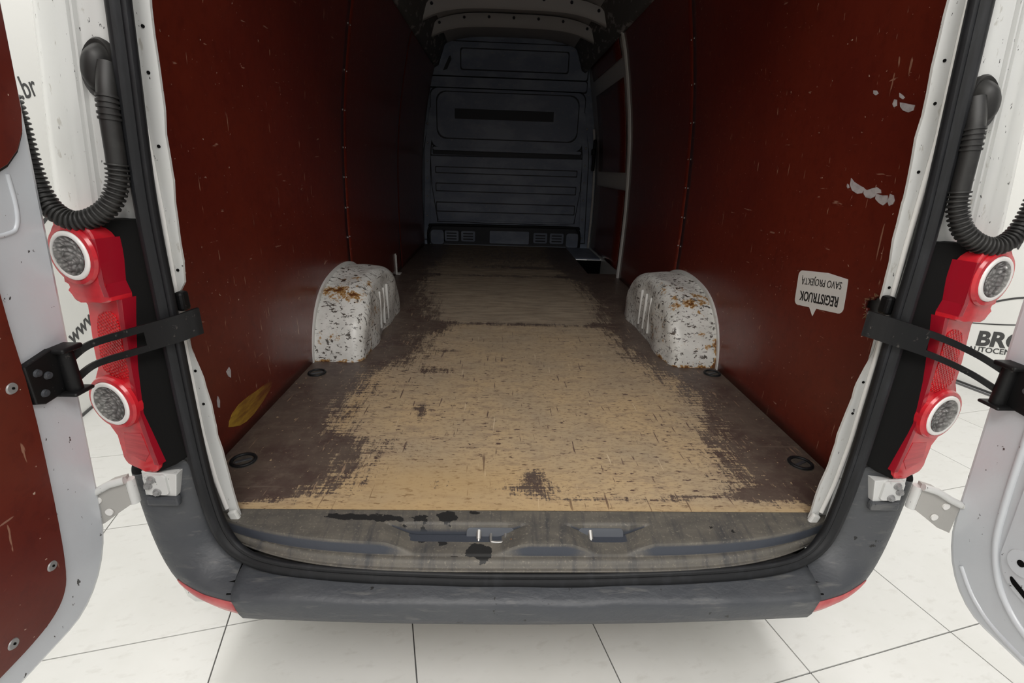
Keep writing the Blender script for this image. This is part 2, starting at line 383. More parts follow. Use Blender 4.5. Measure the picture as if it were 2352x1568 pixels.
def wear(x, y):
    d = min(x - lerp_table(XL, y), lerp_table(XR, y) - x)
    w = max(-1.6, min(1.15, d / .085 * .62))
    w = max(w, 1.5 - y / .016) if abs(x) < .78 else w
    for px, py, sx, sy, a in PATCH:
        w -= 1.02 * a * math.exp(-((x - px) / (1.2 * sx)) ** 2 - ((y - py) / (1.2 * sy)) ** 2)
    return w
def floor_panel(y0, y1, x0, x1, label, notch=None):
    ny = int((y1 - y0) / .014) + 2; nx = int((x1 - x0) / .018) + 2
    us, vs = lin(x0, x1, nx), lin(y0, y1, ny)
    v, f = grid(lambda a, b: (a, b, 0), us, vs); k = len(v)
    # underside and edges
    ring = [i * ny for i in range(nx)] + [(nx - 1) * ny + j for j in range(1, ny)] + [i * ny + ny - 1 for i in range(nx - 2, -1, -1)] + [j for j in range(ny - 2, 0, -1)]
    low = {}
    for r_ in ring: low[r_] = len(v); v.append((v[r_][0], v[r_][1], -.012))
    for a, b in zip(ring, ring[1:] + ring[:1]): f.append((a, b, low[b], low[a]))
    f.append(tuple(low[r_] for r_ in ring))
    me = pyd('floor_panel', v, f)
    a = me.attributes.new('wear', 'FLOAT', 'POINT'); t = me.attributes.new('tan', 'FLOAT', 'POINT'); du = me.attributes.new('dull', 'FLOAT', 'POINT')
    for i, p in enumerate(v):
        a.data[i].value = wear(p[0], p[1]); du.data[i].value = 1.0 if p[1] > 1.511 else .55 * max(0, min(1, (p[1] - .55) / .9))
        t.data[i].value = math.exp(-((p[0] + .25) / .33) ** 2 - ((p[1] - .10) / .11) ** 2) + .5 * math.exp(-(p[1] / .025) ** 2) + .6 * math.exp(-((p[0] + .6) / .03) ** 2 - ((p[1] - .5) / .15) ** 2)
    return obj('floor_panel', me, 'floor', VAN, label=label)
floor_panel(0, 1.509, -.893, .893, 'rear plywood floor sheet worn to bare wood in the middle')
floor_panel(1.513, 2.925, -.893, .893, 'dull grey-brown middle plywood floor sheet beyond the seam')
floor_panel(2.928, 4.29, -.893, .66, 'dark front plywood floor sheet by the bulkhead')
box('step_well', (.80, 3.29, -.30), (.27, .72, .02), 'black', VAN, label='black step well at the sliding door')
bm = bmesh.new()
bx(bm, (.665, 3.29, -.16), (.008, .72, .28)); bx(bm, (.80, 2.93, -.16), (.27, .008, .28)); bx(bm, (.80, 3.65, -.16), (.27, .008, .28)); bx(bm, (.935, 3.29, -.16), (.008, .72, .28))
obj('step_well_side', from_bm('s', bm), 'black', VAN)
box('sill_plate', (.79, 3.97, -.008), (.25, .62, .014), 'bulk', VAN, label='grey painted metal ledge in front of the step well')

# recessed tie-down rings in the load floor
for (x, y) in ((-.818, .2), (-.827, .817), (.825, .214), (.84, .882)):
    bm = bmesh.new(); cyl(bm, (0, 0, -.006), (0, 0, .0012), .037, .037, 28)
    tie = obj('tie_down', from_bm('t', bm), 'dusty', VAN, loc=(x, y, ZF), label='recessed round lashing eye set in the load floor')
    ring = [Vector((math.cos(a) * .031, math.sin(a) * .031, .003)) for a in [2 * math.pi * k / 28 for k in range(29)]]
    v, f = tube(ring, .0048, 8); obj('lashing_ring', pyd('r', v, f), 'rubber', tie, True)
    bm = bmesh.new(); bx(bm, (0, 0, .002), (.045, .009, .004), Matrix.Rotation(.5, 3, 'Z'), .001); obj('cross_bar', from_bm('b', bm), 'bumper', tie)

# --- plywood lining
def lining(s, y0, y1, z1, label, hole=None):
    ys = lin(y0, y1, max(3, int((y1 - y0) / .05) + 2)); zs = lin(0, z1, 40)
    if hole:
        ys = lin(y0, .32, 55) + ys_tail(.32, y1); zs = lin(0, .40, 9) + lin(.405, .58, 28) + lin(.60, z1, 26)
    v, f = grid(lambda a, b: (s * wx(b), a, b), ys, zs)
    if hole:
        hy, hz, hr = hole; keep = []
        for q in f:
            cy = sum(v[k][1] for k in q) / 4; cz = sum(v[k][2] for k in q) / 4; an = math.atan2(cz - hz, cy - hy)
            rr = hr * (1 + .16 * math.sin(3 * an + 1) + .10 * math.sin(7 * an))
            if math.hypot(cy - hy, cz - hz) > rr: keep.append(q)
        f = keep
    me = pyd('wall_panel', v, f); o = obj('wall_panel', me, 'ply', VAN, True, label=label)
    # keep sheet thickness on the outer side
    m = o.modifiers.new('thickness', 'SOLIDIFY'); m.thickness = .009; m.offset = 0
    return o
def ys_tail(a, b): return lin(a, b, 28)[1:]
lining(-1, .005, 1.598, 1.74, 'scuffed red plywood sheet lining the wall by the yellow paint smear')
lining(-1, 1.598, 2.95, 1.74, 'dark red plywood sheet lining the wall behind the screwed seam')
lining(-1, 2.954, 4.27, 1.74, 'dark plywood sheet lining the wall next to the bulkhead')
lining(1, .005, 1.598, 1.74, 'red plywood sheet with sticker, tape scraps and a broken-out hole', hole=(.175, .492, .043))
lining(1, 1.598, 2.765, 1.74, 'dark red plywood sheet lining the wall up to the sliding door')
# screws along the seams
bm = bmesh.new(); cyl(bm, (0, 0, 0), (0, 0, .003), .0045, .003, 8); scr = from_bm('panel_screw', bm); scr.materials.append(M['screw'])
for s in (-1, 1):
    for z in (.25, .44, .59, .74, .88, 1.05, 1.22, 1.41):
        for dy in (-.018, .018):
            o = bpy.data.objects.new('panel_screw', scr); link(o, VAN, (s * (wx(z) - .005), 1.6 + dy, z + ZF)); o.rotation_euler = (0, -s * math.pi / 2, 0)
# splintered rim of the hole and the torn black grommet in it
v, f = [], []
bm = bmesh.new()
for k in range(46):
    an = 2 * math.pi * k / 46 + random.uniform(-.06, .06); rr = .043 * (1 + .16 * math.sin(3 * an + 1) + .10 * math.sin(7 * an))
    p = Vector((wx(.49) - .006, .175 + rr * math.cos(an), .492 + rr * math.sin(an)))
    e = p + Vector((random.uniform(-.008, 0), math.cos(an + random.uniform(-.8, .8)) * random.uniform(-.004, .012), math.sin(an + random.uniform(-.8, .8)) * random.uniform(-.004, .012)))
    cyl(bm, p, e, .0022, .0006, 5)
obj('splintered_edge', from_bm('s', bm), 'fray', VAN, kind='stuff', label='frayed brown wood fibres round the broken-out hole')

# flat scraps: tape, paint flakes, smear  (thin pieces standing on the sheet surface)
def scrap(s, pts, mat, name, label, th=.0014):
    me = prism(pts, lambda a, b, d: (s * (wx(b) - .0045 - d), a, b), 0, th)
    return obj(name, me, mat, VAN, label=label)
scrap(1, [(.389, .815), (.375, .806), (.345, .795), (.335, .793), (.33, .789), (.335, .778), (.352, .775), (.375, .783), (.388, .797)], 'tape', 'tape_scrap', 'long grey tape remnant on the red plywood')
scrap(1, [(.331, .790), (.32, .786), (.30, .792), (.287, .795), (.272, .789), (.268, .781), (.282, .780), (.288, .771), (.30, .766), (.318, .768), (.329, .777)], 'tape', 'tape_scrap', 'wrinkled grey tape remnant on the red plywood')
scrap(1, [(.285, .779), (.262, .776), (.245, .777), (.24, .762), (.252, .752), (.268, .757), (.283, .766)], 'tape', 'tape_scrap', 'torn grey tape remnant beside the wrinkled one')
scrap(1, [(.238, .781), (.226, .778), (.219, .766), (.222, .757), (.232, .752), (.24, .762)], 'tape', 'tape_scrap', 'small torn end of the grey tape')
scrap(1, [(.40, .80), (.394, .797), (.388, .79), (.394, .787), (.40, .793)], 'tape', 'tape_scrap', 'tiny tape flake beside the long remnant')
scrap(1, [(.272, .991), (.262, .989), (.247, .985), (.233, .982), (.225, .980), (.226, .969), (.24, .966), (.257, .972), (.268, .981)], 'tape', 'paint_flake', 'pale flake where the red film came off beside the jamb')
scrap(1, [(.292, 1.0), (.284, .998), (.280, .985), (.288, .982), (.295, .990)], 'tape', 'paint_flake', 'small pale flake above the tape remnants')
scrap(1, [(.280, 1.013), (.268, 1.006), (.260, 1.0), (.265, .997), (.277, 1.003)], 'tape', 'paint_flake', 'narrow pale flake above the tape remnants')
scrap(1, [(.37, 1.030), (.358, 1.028), (.350, 1.020), (.358, 1.017), (.368, 1.022)], 'tape', 'paint_flake', 'lone pale flake high on the red plywood')
scrap(-1, [(.268, .070), (.285, .061), (.32, .044), (.36, .036), (.41, .036), (.47, .045), (.53, .060), (.56, .075), (.555, .088), (.52, .095), (.46, .098), (.40, .105), (.34, .107), (.30, .099), (.278, .085)], 'yellow', 'paint_smear', 'yellow ochre paint smear low on the red plywood')
scrap(-1, [(.33, .235), (.312, .228), (.318, .21), (.328, .202), (.335, .222)], 'tape', 'paint_flake', 'pale triangular chip in the red plywood')
scrap(-1, [(.25, .18), (.242, .17), (.24, .15), (.247, .145), (.254, .165)], 'tape', 'paint_flake', 'pale elongated chip in the red plywood')

# speech-bubble sticker, stuck on upside down
def bubble():
    P = [(-.115, -.055), (.115, -.055), (.115, .055), (-.115, .055)]
    pts = rrect(-.113, -.056, .113, .056, .018)
    out = []
    for p in pts:
        out.append(p)
    # tail on the edge that ends up at the bottom: text is upside down so the tail sits on the +b side of the text frame
    k = max(i for i, p in enumerate(pts) if p[1] > .0559 and p[0] > 0)
    return pts[:k + 1] + [(.035, .056), (.014, .081), (.002, .056)] + pts[k + 1:]
st = bpy.data.objects.new('sticker', None)
ang = math.radians(-8)
sy, sz = .415, .4875
link(st, None, (wx(sz) - .0046, sy, sz + ZF), 'white speech-bubble sticker stuck upside down with black REGISTRUOK SAVO PROJEKTĄ lettering', 'sticker')
# frame: text right = +y (upside down as seen), text up = -z, out = -x
st.rotation_mode = 'QUATERNION'
st.rotation_quaternion = (Matrix.Rotation(ang, 3, 'X') @ Matrix(((0, 0, -1), (1, 0, 0), (0, -1, 0)))).to_quaternion()
me = prism(bubble(), lambda a, b, d: (a, b, d), 0, .0012); obj('backing', me, 'sticker', st)
me = text_mesh('REGISTRUOK', .042, .0009); me.transform(Matrix.Translation((0, .010, .0013)) @ Matrix.Diagonal((.72, 1, 1, 1))); obj('lettering', me, 'ink', st)
me = text_mesh('SAVO PROJEKTĄ', .031, 0); me.transform(Matrix.Translation((0, -.034, .0013)) @ Matrix.Diagonal((.80, 1, 1, 1))); obj('lettering', me, 'ink', st)

# small metal bracket on the left wall foot
bm = bmesh.new(); bx(bm, (-.884, 2.72, .075), (.012, .022, .17), None, .002); bx(bm, (-.876, 2.72, .075), (.006, .008, .15), None, .001); bx(bm, (-.868, 2.73, .004), (.04, .06, .008), None, .002)
obj('lashing_bracket', from_bm('b', bm), 'frame', VAN, label='small bare metal bracket at the foot of the dark lining')

# --- wheel arches
PROF = [(.940, 0), (.948, .05), (.975, .12), (1.02, .19), (1.09, .248), (1.18, .287), (1.30, .308), (1.42, .314), (1.53, .306), (1.63, .280), (1.71, .235), (1.77, .175), (1.805, .10), (1.82, 0)]
def arch(s, label):
    C = catmull([(0, a, b) for a, b in PROF], 5)
    cen = Vector((0, 1.40, .04)); R = .055; rows = []
    def row(x, inset):
        out = []
        for i, p in enumerate(C):
            t = (C[min(i + 1, len(C) - 1)] - C[max(i - 1, 0)]).normalized(); nn = Vector((0, t.z, -t.y))
            q = p + nn * inset
            q.z = max(q.z, 0); out.append((s * x, q.y, q.z))
        return out
    for x in lin(.897, .735, 9): rows.append(row(x, 0))
    for k in range(1, 9):
        a = math.pi / 2 * k / 8; rows.append(row(.735 - (R * 1.05) * math.sin(a), R * (1 - math.cos(a))))
    base = rows[-1]
    for k in range(1, 11):
        t = k / 10; out = []
        for p in base:
            yy = p[1] + (1.38 - p[1]) * t * .0 ; out.append((s * (.677 - .008 * math.sin(math.pi * t)), p[1] + (1.38 - p[1]) * t, p[2] * (1 - t * .999)))
        rows.append(out)
    v = [p for r_ in rows for p in r_]; m_ = len(C)
    # gentle dents
    rnd = random.Random(3 + s)
    v2 = []
    for p in v:
        d = .006 * math.sin(p[1] * 23 + s) * math.sin(p[2] * 19 + 1) + .005 * math.sin(abs(p[0]) * 31 + p[1] * 11)
        v2.append((p[0] - s * d * (abs(p[0]) < .76), p[1] - d * .5, max(0, p[2] - d * .7) if p[2] > .01 else 0))
    v = v2
    f = [(i * m_ + j, i * m_ + j + 1, (i + 1) * m_ + j + 1, (i + 1) * m_ + j) for i in range(len(rows) - 1) for j in range(m_ - 1)]
    me = pyd('wheel_arch', v, f)
    a = me.attributes.new('rust', 'FLOAT', 'POINT')
    for i, vert in enumerate(me.vertices):
        x, y, z = abs(vert.co.x), vert.co.y, vert.co.z
        r_ = -.22 + .95 * math.exp(-(z / .014) ** 2) * (y < 1.1) + .9 * math.exp(-((y - 1.13) / .05) ** 2 - ((z - .26) / .05) ** 2 - ((x - (.83 if s < 0 else .86)) / .08) ** 2)
        r_ += .7 * math.exp(-((y - 1.09) / .03) ** 2 - ((x - .75) / .07) ** 2) + .45 * math.exp(-((y - 1.2) / .09) ** 2 - ((x - .73) / .1) ** 2)
        if s > 0: r_ += .95 * math.exp(-((x - .876) / .012) ** 2) * (z < .13) * (y < 1.1)
        r_ += .55 * math.exp(-((z - .10) / .05) ** 2 - ((x - .83) / .06) ** 2) * (y < 1.05)
        a.data[i].value = r_
    ar = obj('wheel_arch', me, 'arch', VAN, True, label=label)
    # weld flange against the lining
    Cf = [Vector((0, 1.38 + (p.y - 1.38) * 1.035, p.z * 1.055)) for p in C]
    v = []; 
    for p, q in zip(C, Cf): v += [(s * .888, p.y, p.z), (s * .878, p.y, p.z), (s * .878, q.y, q.z), (s * .888, q.y, q.z)]
    f = []
    for i in range(m_ - 1):
        for k in range(4): f.append((4 * i + k, 4 * i + (k + 1) % 4, 4 * i + 4 + (k + 1) % 4, 4 * i + 4 + k))
    obj('flange', pyd('f', v, f), 'frame', ar, True)
    for y in (1.30, 1.38, 1.46):
        bm = bmesh.new(); bx(bm, (s * .674, y, .13), (.014, .014, .19), Matrix.Rotation(.0, 3, 'X'), .005)
        obj('rib', from_bm('r', bm), 'frame', ar, True)
    return ar
arch(-1, 'rust-stained white wheel arch against the wall with the yellow smear')
arch(1, 'rust-stained white wheel arch against the wall with the sticker')

# --- body shell
JI = [(1.76, .640), (1.06, .695), (.9, .708), (.78, .718), (.617, .731), (.575, .736), (.545, .753), (.45, .757), (.41, .747), (.36, .738), (.24, .733), (.16, .730), (.018, .720), (-.02, .718)]
JO = [(1.76, .675), (1.05, .728), (.89, .744), (.70, .748), (.55, .754), (.458, .758), (.23, .762), (.10, .755), (.009, .742), (-.02, .738)]
def jx(s, x): return -x if s < 0 else x - .016
def xo(z): return min(.985, .925 + .19 * (1.04 - z)) - .008
def xi(z): return .743 + .085 * (1.04 - z) - .008
def sxx(s, x): return s * x - .008
for s in (-1, 1):
    side = 'left' if s < 0 else 'right'
    zs = lin(-.30, .60, 6) + lin(.66, 1.78, 14); ys = [.07, .3, 1, 2, 3, 4, 4.6]
    v, f = grid(lambda a, b: (sxx(s, xo(b)), a, b), ys, zs)
    o = obj('side_panel', pyd('p', v, f), 'paint', VAN, True, label='white outer side panel of the van'); solidify(o, .004, 0)
    # rear corner pillar above the lamp, with the weld grooves of the door rebate
    SEC = [(0, -.01), (.03, -.035), (.10, -.05), (.20, -.052), (.285, -.05), (.297, -.043), (.325, -.043), (.337, -.050), (.355, -.050), (.365, -.044), (.385, -.044), (.395, -.049), (.52, -.048), (.56, -.040), (.70, -.036), (.82, -.020), (.92, .010), (.98, .045), (1.0, .075)]
    zs = lin(.685, 1.76, 24)
    v, f = grid(lambda a, b: (sxx(s, xi(b) + (xo(b) - xi(b)) * a[0]), a[1] + .012 * max(0, b - 1.0), b), SEC, zs)
    o = obj('corner_pillar', pyd('c', v, f), 'paint', VAN, True, label='white rear corner pillar above the tail lamp'); 
    # inner return of the pillar that closes the cavity behind the lining
    v, f = grid(lambda a, b: (jx(s, lerp_table(JO, b) - .004) + s * (a * (wx(b) - lerp_table(JO, b) + .02)), -.012 + .02 * a, b), [0, .5, 1], lin(-.05, 1.76, 30))
    obj('inner_return', pyd('i', v, f), 'frame', VAN, True)
    # lower pillar behind lamp and black film
    v, f = grid(lambda a, b: (sxx(s, .752 + a * .233), -.025 + .10 * max(0, a - .55) / .45, b), lin(0, 1, 9), lin(-.28, .70, 6))
    obj('lower_pillar', pyd('l', v, f), 'paint', VAN, True)
    bm = bmesh.new()
    P = [(.772, .200), (.780, .190), (.800, .178), (.838, .163), (.838, .30), (.830, .60), (.826, .690), (.820, .703), (.800, .703), (.775, .700), (.772, .697), (.774, .55), (.774, .40)]
    me = prism(P, lambda a, b, d: (sxx(s, a - .008), d - (.029 * max(0, min(1, (a - .770) / .045)) if d < -.03 else 0), b), -.02, -.056, .002); obj('black_cover', me, 'matte_black', VAN, label='matte black strip between the door seal and the tail lamp')

# roof skin and ribs
v, f = grid(lambda a, b: (a, b, 1.985 - .19 * (abs(a) / .80) ** 4), lin(-.80, .80, 21), lin(.0, 4.6, 12)); o = obj('roof_skin', pyd('r', v, f), 'roof', VAN, True, label='pale metal roof skin'); solidify(o, .006, 0)
for k, yc in enumerate((1.0, 2.05, 3.08, 3.56)):
    pr = [(yc - .045, 1.97), (yc - .032, 1.895), (yc - .02, 1.88), (yc + .02, 1.88), (yc + .032, 1.895), (yc + .045, 1.97)]
    v, f = grid(lambda a, b: (a, b[0], b[1] - .17 * (abs(a) / .80) ** 4), lin(-.74, .74, 21), pr)
    rb = obj('roof_rib', pyd('r', v, f), 'roof', VAN, True, label='pale pressed roof rib with dark rivet holes')
    for q in range(7):
        xx = -.6 + .2 * q
        bm = bmesh.new(); cyl(bm, (xx, yc - .0405, 1.945 - .17 * (abs(xx) / .8) ** 4), (xx, yc - .055, 1.945 - .17 * (abs(xx) / .8) ** 4), .012, .006, 10); obj('plug', from_bm('p', bm), 'bulk_dark', rb, True)
M['rail'] = simple('dark_roof_rail', (.10, .098, .095), .6, layers=(((20, 8, 20), .56, .62, (.34, .33, .32)),))  # dark grey with paler blotches
for s in (-1, 1):
    v, f = grid(lambda a, b: (s * a[0], b, a[1]), [(.735, 1.70), (.70, 1.72), (.66, 1.83), (.64, 1.89), (.60, 1.93)], lin(.0, 4.28, 40))
    o = obj('roof_rail', pyd('r', v, f), 'rail', VAN, True, label='ragged pale roof rail above the lining'); solidify(o, .006, 0)
# rear header above the door opening and front panel closing the cab side
bm = bmesh.new(); bx(bm, (-.008, .03, 1.85), (1.46, .09, .34), None, .02); obj('rear_header', from_bm('h', bm), 'paint', VAN, label='white header panel above the rear opening')

# --- bulkhead
OUT = [(-.96, -.05), (-.96, 1.1), (-.90, 1.52), (-.83, 1.75), (-.80, 2.01), (.80, 2.01), (.83, 1.75), (.90, 1.52), (.96, 1.1), (.96, -.05)]
def yp(a, b, d): return (a, 4.32 - d, b)
me = prism(OUT, yp, -.02, 0); BK = obj('bulkhead', me, 'bulk', VAN, label='dark blue-grey steel bulkhead closing the front of the hold')
def bpart(name, pts, d0, d1, mat='bulk', bev=.006, label=None):
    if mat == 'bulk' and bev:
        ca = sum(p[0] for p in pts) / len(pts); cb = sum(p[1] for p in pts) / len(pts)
        obj('shadow_outline', prism([(a + math.copysign(.011, a - ca), b + math.copysign(.011, b - cb)) for a, b in pts], yp, d0 - .002, d0 + .0015), 'bulk_dark', BK)  # dark sheet drawing a shaded outline round each pressing
    return obj(name, prism(pts, yp, d0, d1, bev), mat, BK, label=label)
bpart('upper_panel', rrect(-.80, 1.64, .76, 1.93, .02), 0, .012)
bpart('pressed_panel', rrect(-.48, 1.70, .56, 1.87, .02), .012, .020)
bpart('cross_member', rrect(-.80, 1.535, .76, 1.625, .02), 0, .03)
bpart('window_surround', rrect(-.785, .985, .755, 1.525, .07), 0, .030)
bpart('window_blank', rrect(-.72, 1.075, .69, 1.49, .09), .030, .045)
bpart('dark_strip', rrect(-.546, 1.252, .445, 1.345, .004), .045, .047, 'bulk_dark', 0, 'darker strip where something was stuck on the bulkhead')
bpart('lip', rrect(-.77, .955, .75, .985, .012), 0, .052)
bpart('gap_shadow_strip', rrect(-.78, .915, .76, .955, .01), 0, .004, 'bulk_dark', 0)  # flat dark strip standing in for the shade of the gap
bpart('lower_panel', [(-.80, .90), (-.79, .60), (-.735, .25), (.73, .26), (.77, .60), (.775, .91)], 0, .022)
for z0, z1 in ((.742, .79), (.562, .628), (.355, .437)): bpart('swage_rib', rrect(-.745, z0, .72, z1, .008), .022, .034)
bpart('dented_lip', [(-.74, .245), (-.4, .248), (-.2, .238), (0, .246), (.3, .24), (.73, .25), (.72, .262), (-.735, .262)], 0, .040)
bpart('toe_recess', [(-.84, 0), (-.83, .16), (-.79, .215), (.75, .22), (.80, .16), (.81, 0)], 0, .003, 'bulk_dark', 0)
bpart('toe_plate', rrect(-.18, .02, .25, .155, .01), .003, .012)
for x in (-.67, -.49, .30, .48):
    vt = bpart('vent', rrect(x, .035, x + .15, .145, .012), .003, .016)
    for q in range(3):
        obj('vent_slot', prism(rrect(x + .02, .052 + q * .03, x + .13, .066 + q * .03, .005), yp, .016, .0175), 'bulk_dark', vt)
for x in (-.82, .66): bpart('toe_bracket', rrect(x, .0, x + .14, .15, .03), .003, .02)
v, f = tube(catmull([(-.845, 4.295, .0), (-.845, 4.295, .12), (-.82, 4.295, .185), (-.76, 4.295, .205), (0, 4.295, .21), (.72, 4.295, .212), (.78, 4.295, .19), (.803, 4.295, .12), (.803, 4.295, .0)], 6), .014, 8)
obj('rubber_edging', pyd('t', v, f), 'rubber', BK, True)
for x, tt in ((-.862, -.03), (.832, .03)):
    bpart('side_flange', [(x - .03, .05), (x + .03, .05), (x + .03 - tt, .95), (x + .03 - tt * 3, 1.35), (x - .03 - tt * 3, 1.35), (x - .03 - tt, .95)], 0, .018)
    for z in (.10, .30, .50, .68, .85, 1.02, 1.20):
        o = bpy.data.objects.new('screw', scr); link(o, BK, (x - tt * (z / .95), 4.30, z)); o.rotation_euler = (math.pi / 2, 0, 0); o.scale = (2.6, 2.6, 2)
bpart('pull_slot', [(-.66, 1.68), (-.62, 1.69), (-.575, 1.78), (-.585, 1.81), (-.60, 1.80)], .012, .015, 'bulk_dark', 0)
for x, w_ in ((-.918, .022), (.905, .022)):
    v, f = grid(lambda a, b: (x + a - (.9 - wx(b)) * (1 if x > 0 else -1), 4.27, b), [0, w_], lin(0, 1.2, 20)); o = obj('edge_strip', pyd('e', v, f), 'frame', BK, True, label='pale edge strip beside the bulkhead'); solidify(o, .02, 0)

# --- sliding door and B pillar on the right
v, f = grid(lambda a, b: (wx(b) + a[0], a[1], b), [(.03, 2.765), (-.012, 2.77), (-.02, 2.785), (-.012, 2.80), (.012, 2.83), (.05, 2.86)], lin(-.02, 1.80, 40))
obj('door_pillar', pyd('b', v, f), 'frame', VAN, True, label='white painted pillar at the edge of the sliding door opening')
v, f = grid(lambda a, b: (wx(b) + .035, a, b), lin(2.84, 4.27, 12), lin(-.30, 1.86, 50))
SD = obj('sliding_door', pyd('s', v, f), 'frame', VAN, True, label='closed sliding side door with dark plywood panels'); solidify(SD, .01, 1)
def sdp(poly, label): 
    me = prism(poly, lambda a, b, d: (wx(b) + .035 - d, a, b), -.004, .008, .003); return obj('door_panel', me, 'ply', SD, label=label)
def dens(P, n=8):
    o = []
    for i, (a, b) in enumerate(P):
        c_, d_ = P[(i + 1) % len(P)]
        for k in range(n): o.append((a + (c_ - a) * k / n, b + (d_ - b) * k / n))
    return o
def strip_panel(y0, y1, z0, z1, label, sl=0):
    v, f = grid(lambda a, b: (wx(b) + .022, a, b), lin(y0, y1, 6), lin(z0, z1, 14))
    o = obj('door_panel', pyd('p', v, f), 'ply', SD, True, label=label); solidify(o, .008, 0)
strip_panel(2.98, 4.16, .03, .665, 'dark lower plywood panel of the sliding door')
strip_panel(3.02, 4.05, .80, 1.47, 'dark middle plywood panel of the sliding door')
strip_panel(3.02, 4.10, 1.60, 1.82, 'dark upper plywood panel of the sliding door')
bm = bmesh.new(); bx(bm, (.865, 4.17, .95), (.03, .05, .30), None, .012); bx(bm, (.85, 4.14, .98), (.03, .10, .06), None, .01); obj('door_latch', from_bm('l', bm), 'black_steel', SD, label='black sliding door latch')

# --- rear opening: white jamb flange, rubber seal
zj = sorted(set([z for z, _ in JI] + [z for z, _ in JO] + lin(-.02, 1.76, 46)))
for s in (-1, 1):
    v, f = [], []
    for z in zj:
        a, b = lerp_table(JI, z), max(lerp_table(JO, z), lerp_table(JI, z) + .003); wv = .0015 * math.sin(z * 40 + s) + .001 * math.sin(z * 97)
        v += [(jx(s, a + wv), -.022, z), (jx(s, b), -.022, z), (jx(s, b + .001), -.012, z), (jx(s, a + wv), -.016, z)]
    for i in range(len(zj) - 1):
        for k in range(4): f.append((4 * i + k, 4 * i + (k + 1) % 4, 4 * i + 4 + (k + 1) % 4, 4 * i + 4 + k))
    f += [(0, 1, 2, 3), tuple(range(len(v) - 4, len(v)))]
    jf = obj('jamb_flange', pyd('j', v, f), 'paint', VAN, False, label='chipped white sheet-metal flange edging the rear opening')
    v, f = tube([Vector((jx(s, lerp_table(JO, z)), -.026, z)) for z in lin(.02, 1.74, 60)], .005, 8); obj('rolled_edge', pyd('r', v, f), 'ring', jf, True)
    for z in (.30, .38, .60, .83, .95, 1.02):
        bm = bmesh.new(); x_ = jx(s, (lerp_table(JI, z) + lerp_table(JO, z)) / 2); cyl(bm, (x_, -.0215, z), (x_, -.0235, z), .003, .003, 8); obj('rivet_hole', from_bm('h', bm), 'black', jf)
    bm = bmesh.new(); bx(bm, (jx(s, .727), -.028, -.002), (.022, .012, .034), Matrix.Rotation(.30 * s, 3, 'Y'), .004); obj('torn_foot', from_bm('t', bm), 'frame', jf)

SP = [(-.672, -.050, 1.74), (-.712, -.052, 1.20), (-.728, -.055, 1.0), (-.749, -.058, .75), (-.754, -.06, .55), (-.757, -.062, .35), (-.757, -.063, .18), (-.750, -.066, .07), (-.730, -.075, -.01), (-.684, -.092, -.055), (-.60, -.112, -.072), (-.45, -.128, -.078), (-.2, -.139, -.081), (-.008, -.141, -.082)]
half = [Vector(p) for p in SP]
other = [Vector((-p[0] - .016, p[1], p[2])) for p in SP[-2::-1]]
path = catmull(half + other, 6)
PROFS = [(-.018, .006), (-.020, -.006), (-.014, -.016), (-.004, -.019), (.004, -.013), (.007, -.007), (.011, -.013), (.018, -.012), (.021, -.003), (.018, .008), (0, .014)]
v, f = [], []; npf = len(PROFS); N = len(path)
for i, p in enumerate(path):
    t = (path[min(i + 1, N - 1)] - path[max(i - 1, 0)]).normalized()
    nrm = Vector((0, -1, 0)); nrm = (nrm - t * nrm.dot(t)).normalized(); b = t.cross(nrm).normalized()   # b points to the outside of the opening
    cen = Vector((-.008, -.1, .7)); 
    if b.dot(p - cen) < 0: b = -b
    k = 1 - .35 * max(0, min(1, (-.02 - p.z) / .06))
    for (a, d) in PROFS: v.append(p - b * a * 1.0 + nrm * (-d) * k)
for i in range(N - 1):
    for k in range(npf): f.append((i * npf + k, i * npf + (k + 1) % npf, (i + 1) * npf + (k + 1) % npf, (i + 1) * npf + k))
o = obj('door_seal', pyd('seal', v, f), 'rubber', VAN, True, label='black rubber door seal running round the rear opening'); subsurf(o, 1)

# --- loading sill with the two latch recesses
def yend(x): return -.128 * (1 - (abs(x + .008) / .79) ** 4) - .012
REC = [(-.375, -.005, -.16, -.06), (.065, .30, .115, .21)]     # recess from x0 to x1 on top, plate from p0 to p1
def sillz(x, t):
    ye = yend(x); y = ye * t
    z = -.006 - .10 * -y
    ridge = .715
    drop = max(0, min(1, (t - ridge) / .055))
    z -= .030 * drop * drop * (3 - 2 * drop)
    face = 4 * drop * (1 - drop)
    for x0, x1, p0, p1 in REC:
        cx = (x0 + x1) / 2; hw = (x1 - x0) / 2
        k = (t - .30) / .70                       # recess gets deeper towards the floor panel side and wider at its mouth
        if k > -.02:
            wdt = hw * (1.0 - .10 * k); d = (wdt - abs(x - cx)) / .085
            e = max(0, min(1, d)) * max(0, min(1, (k + .02) / .02))
            zz = -.006 - .034 - .006 * k
            if e > 0 and zz < z:
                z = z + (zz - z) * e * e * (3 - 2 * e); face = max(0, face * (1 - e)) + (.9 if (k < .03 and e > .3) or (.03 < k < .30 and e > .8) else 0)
    if t > .86: z -= .012 * min(1, (t - .86) / .06)
    return y, z, min(1, face)
xs = lin(-.775, .759, 330); ts = lin(0, 1, 46)
vv = []; fa = []
for x in xs:
    for t in ts:
        y, z, fc = sillz(x, t); vv.append((x, y, z)); fa.append(fc)
nt = len(ts); f = [(i * nt + j, i * nt + j + 1, (i + 1) * nt + j + 1, (i + 1) * nt + j) for i in range(len(xs) - 1) for j in range(nt - 1)]
me = pyd('sill', vv, f); ch = me.attributes.new('chip', 'FLOAT', 'POINT'); fc = me.attributes.new('face', 'FLOAT', 'POINT')
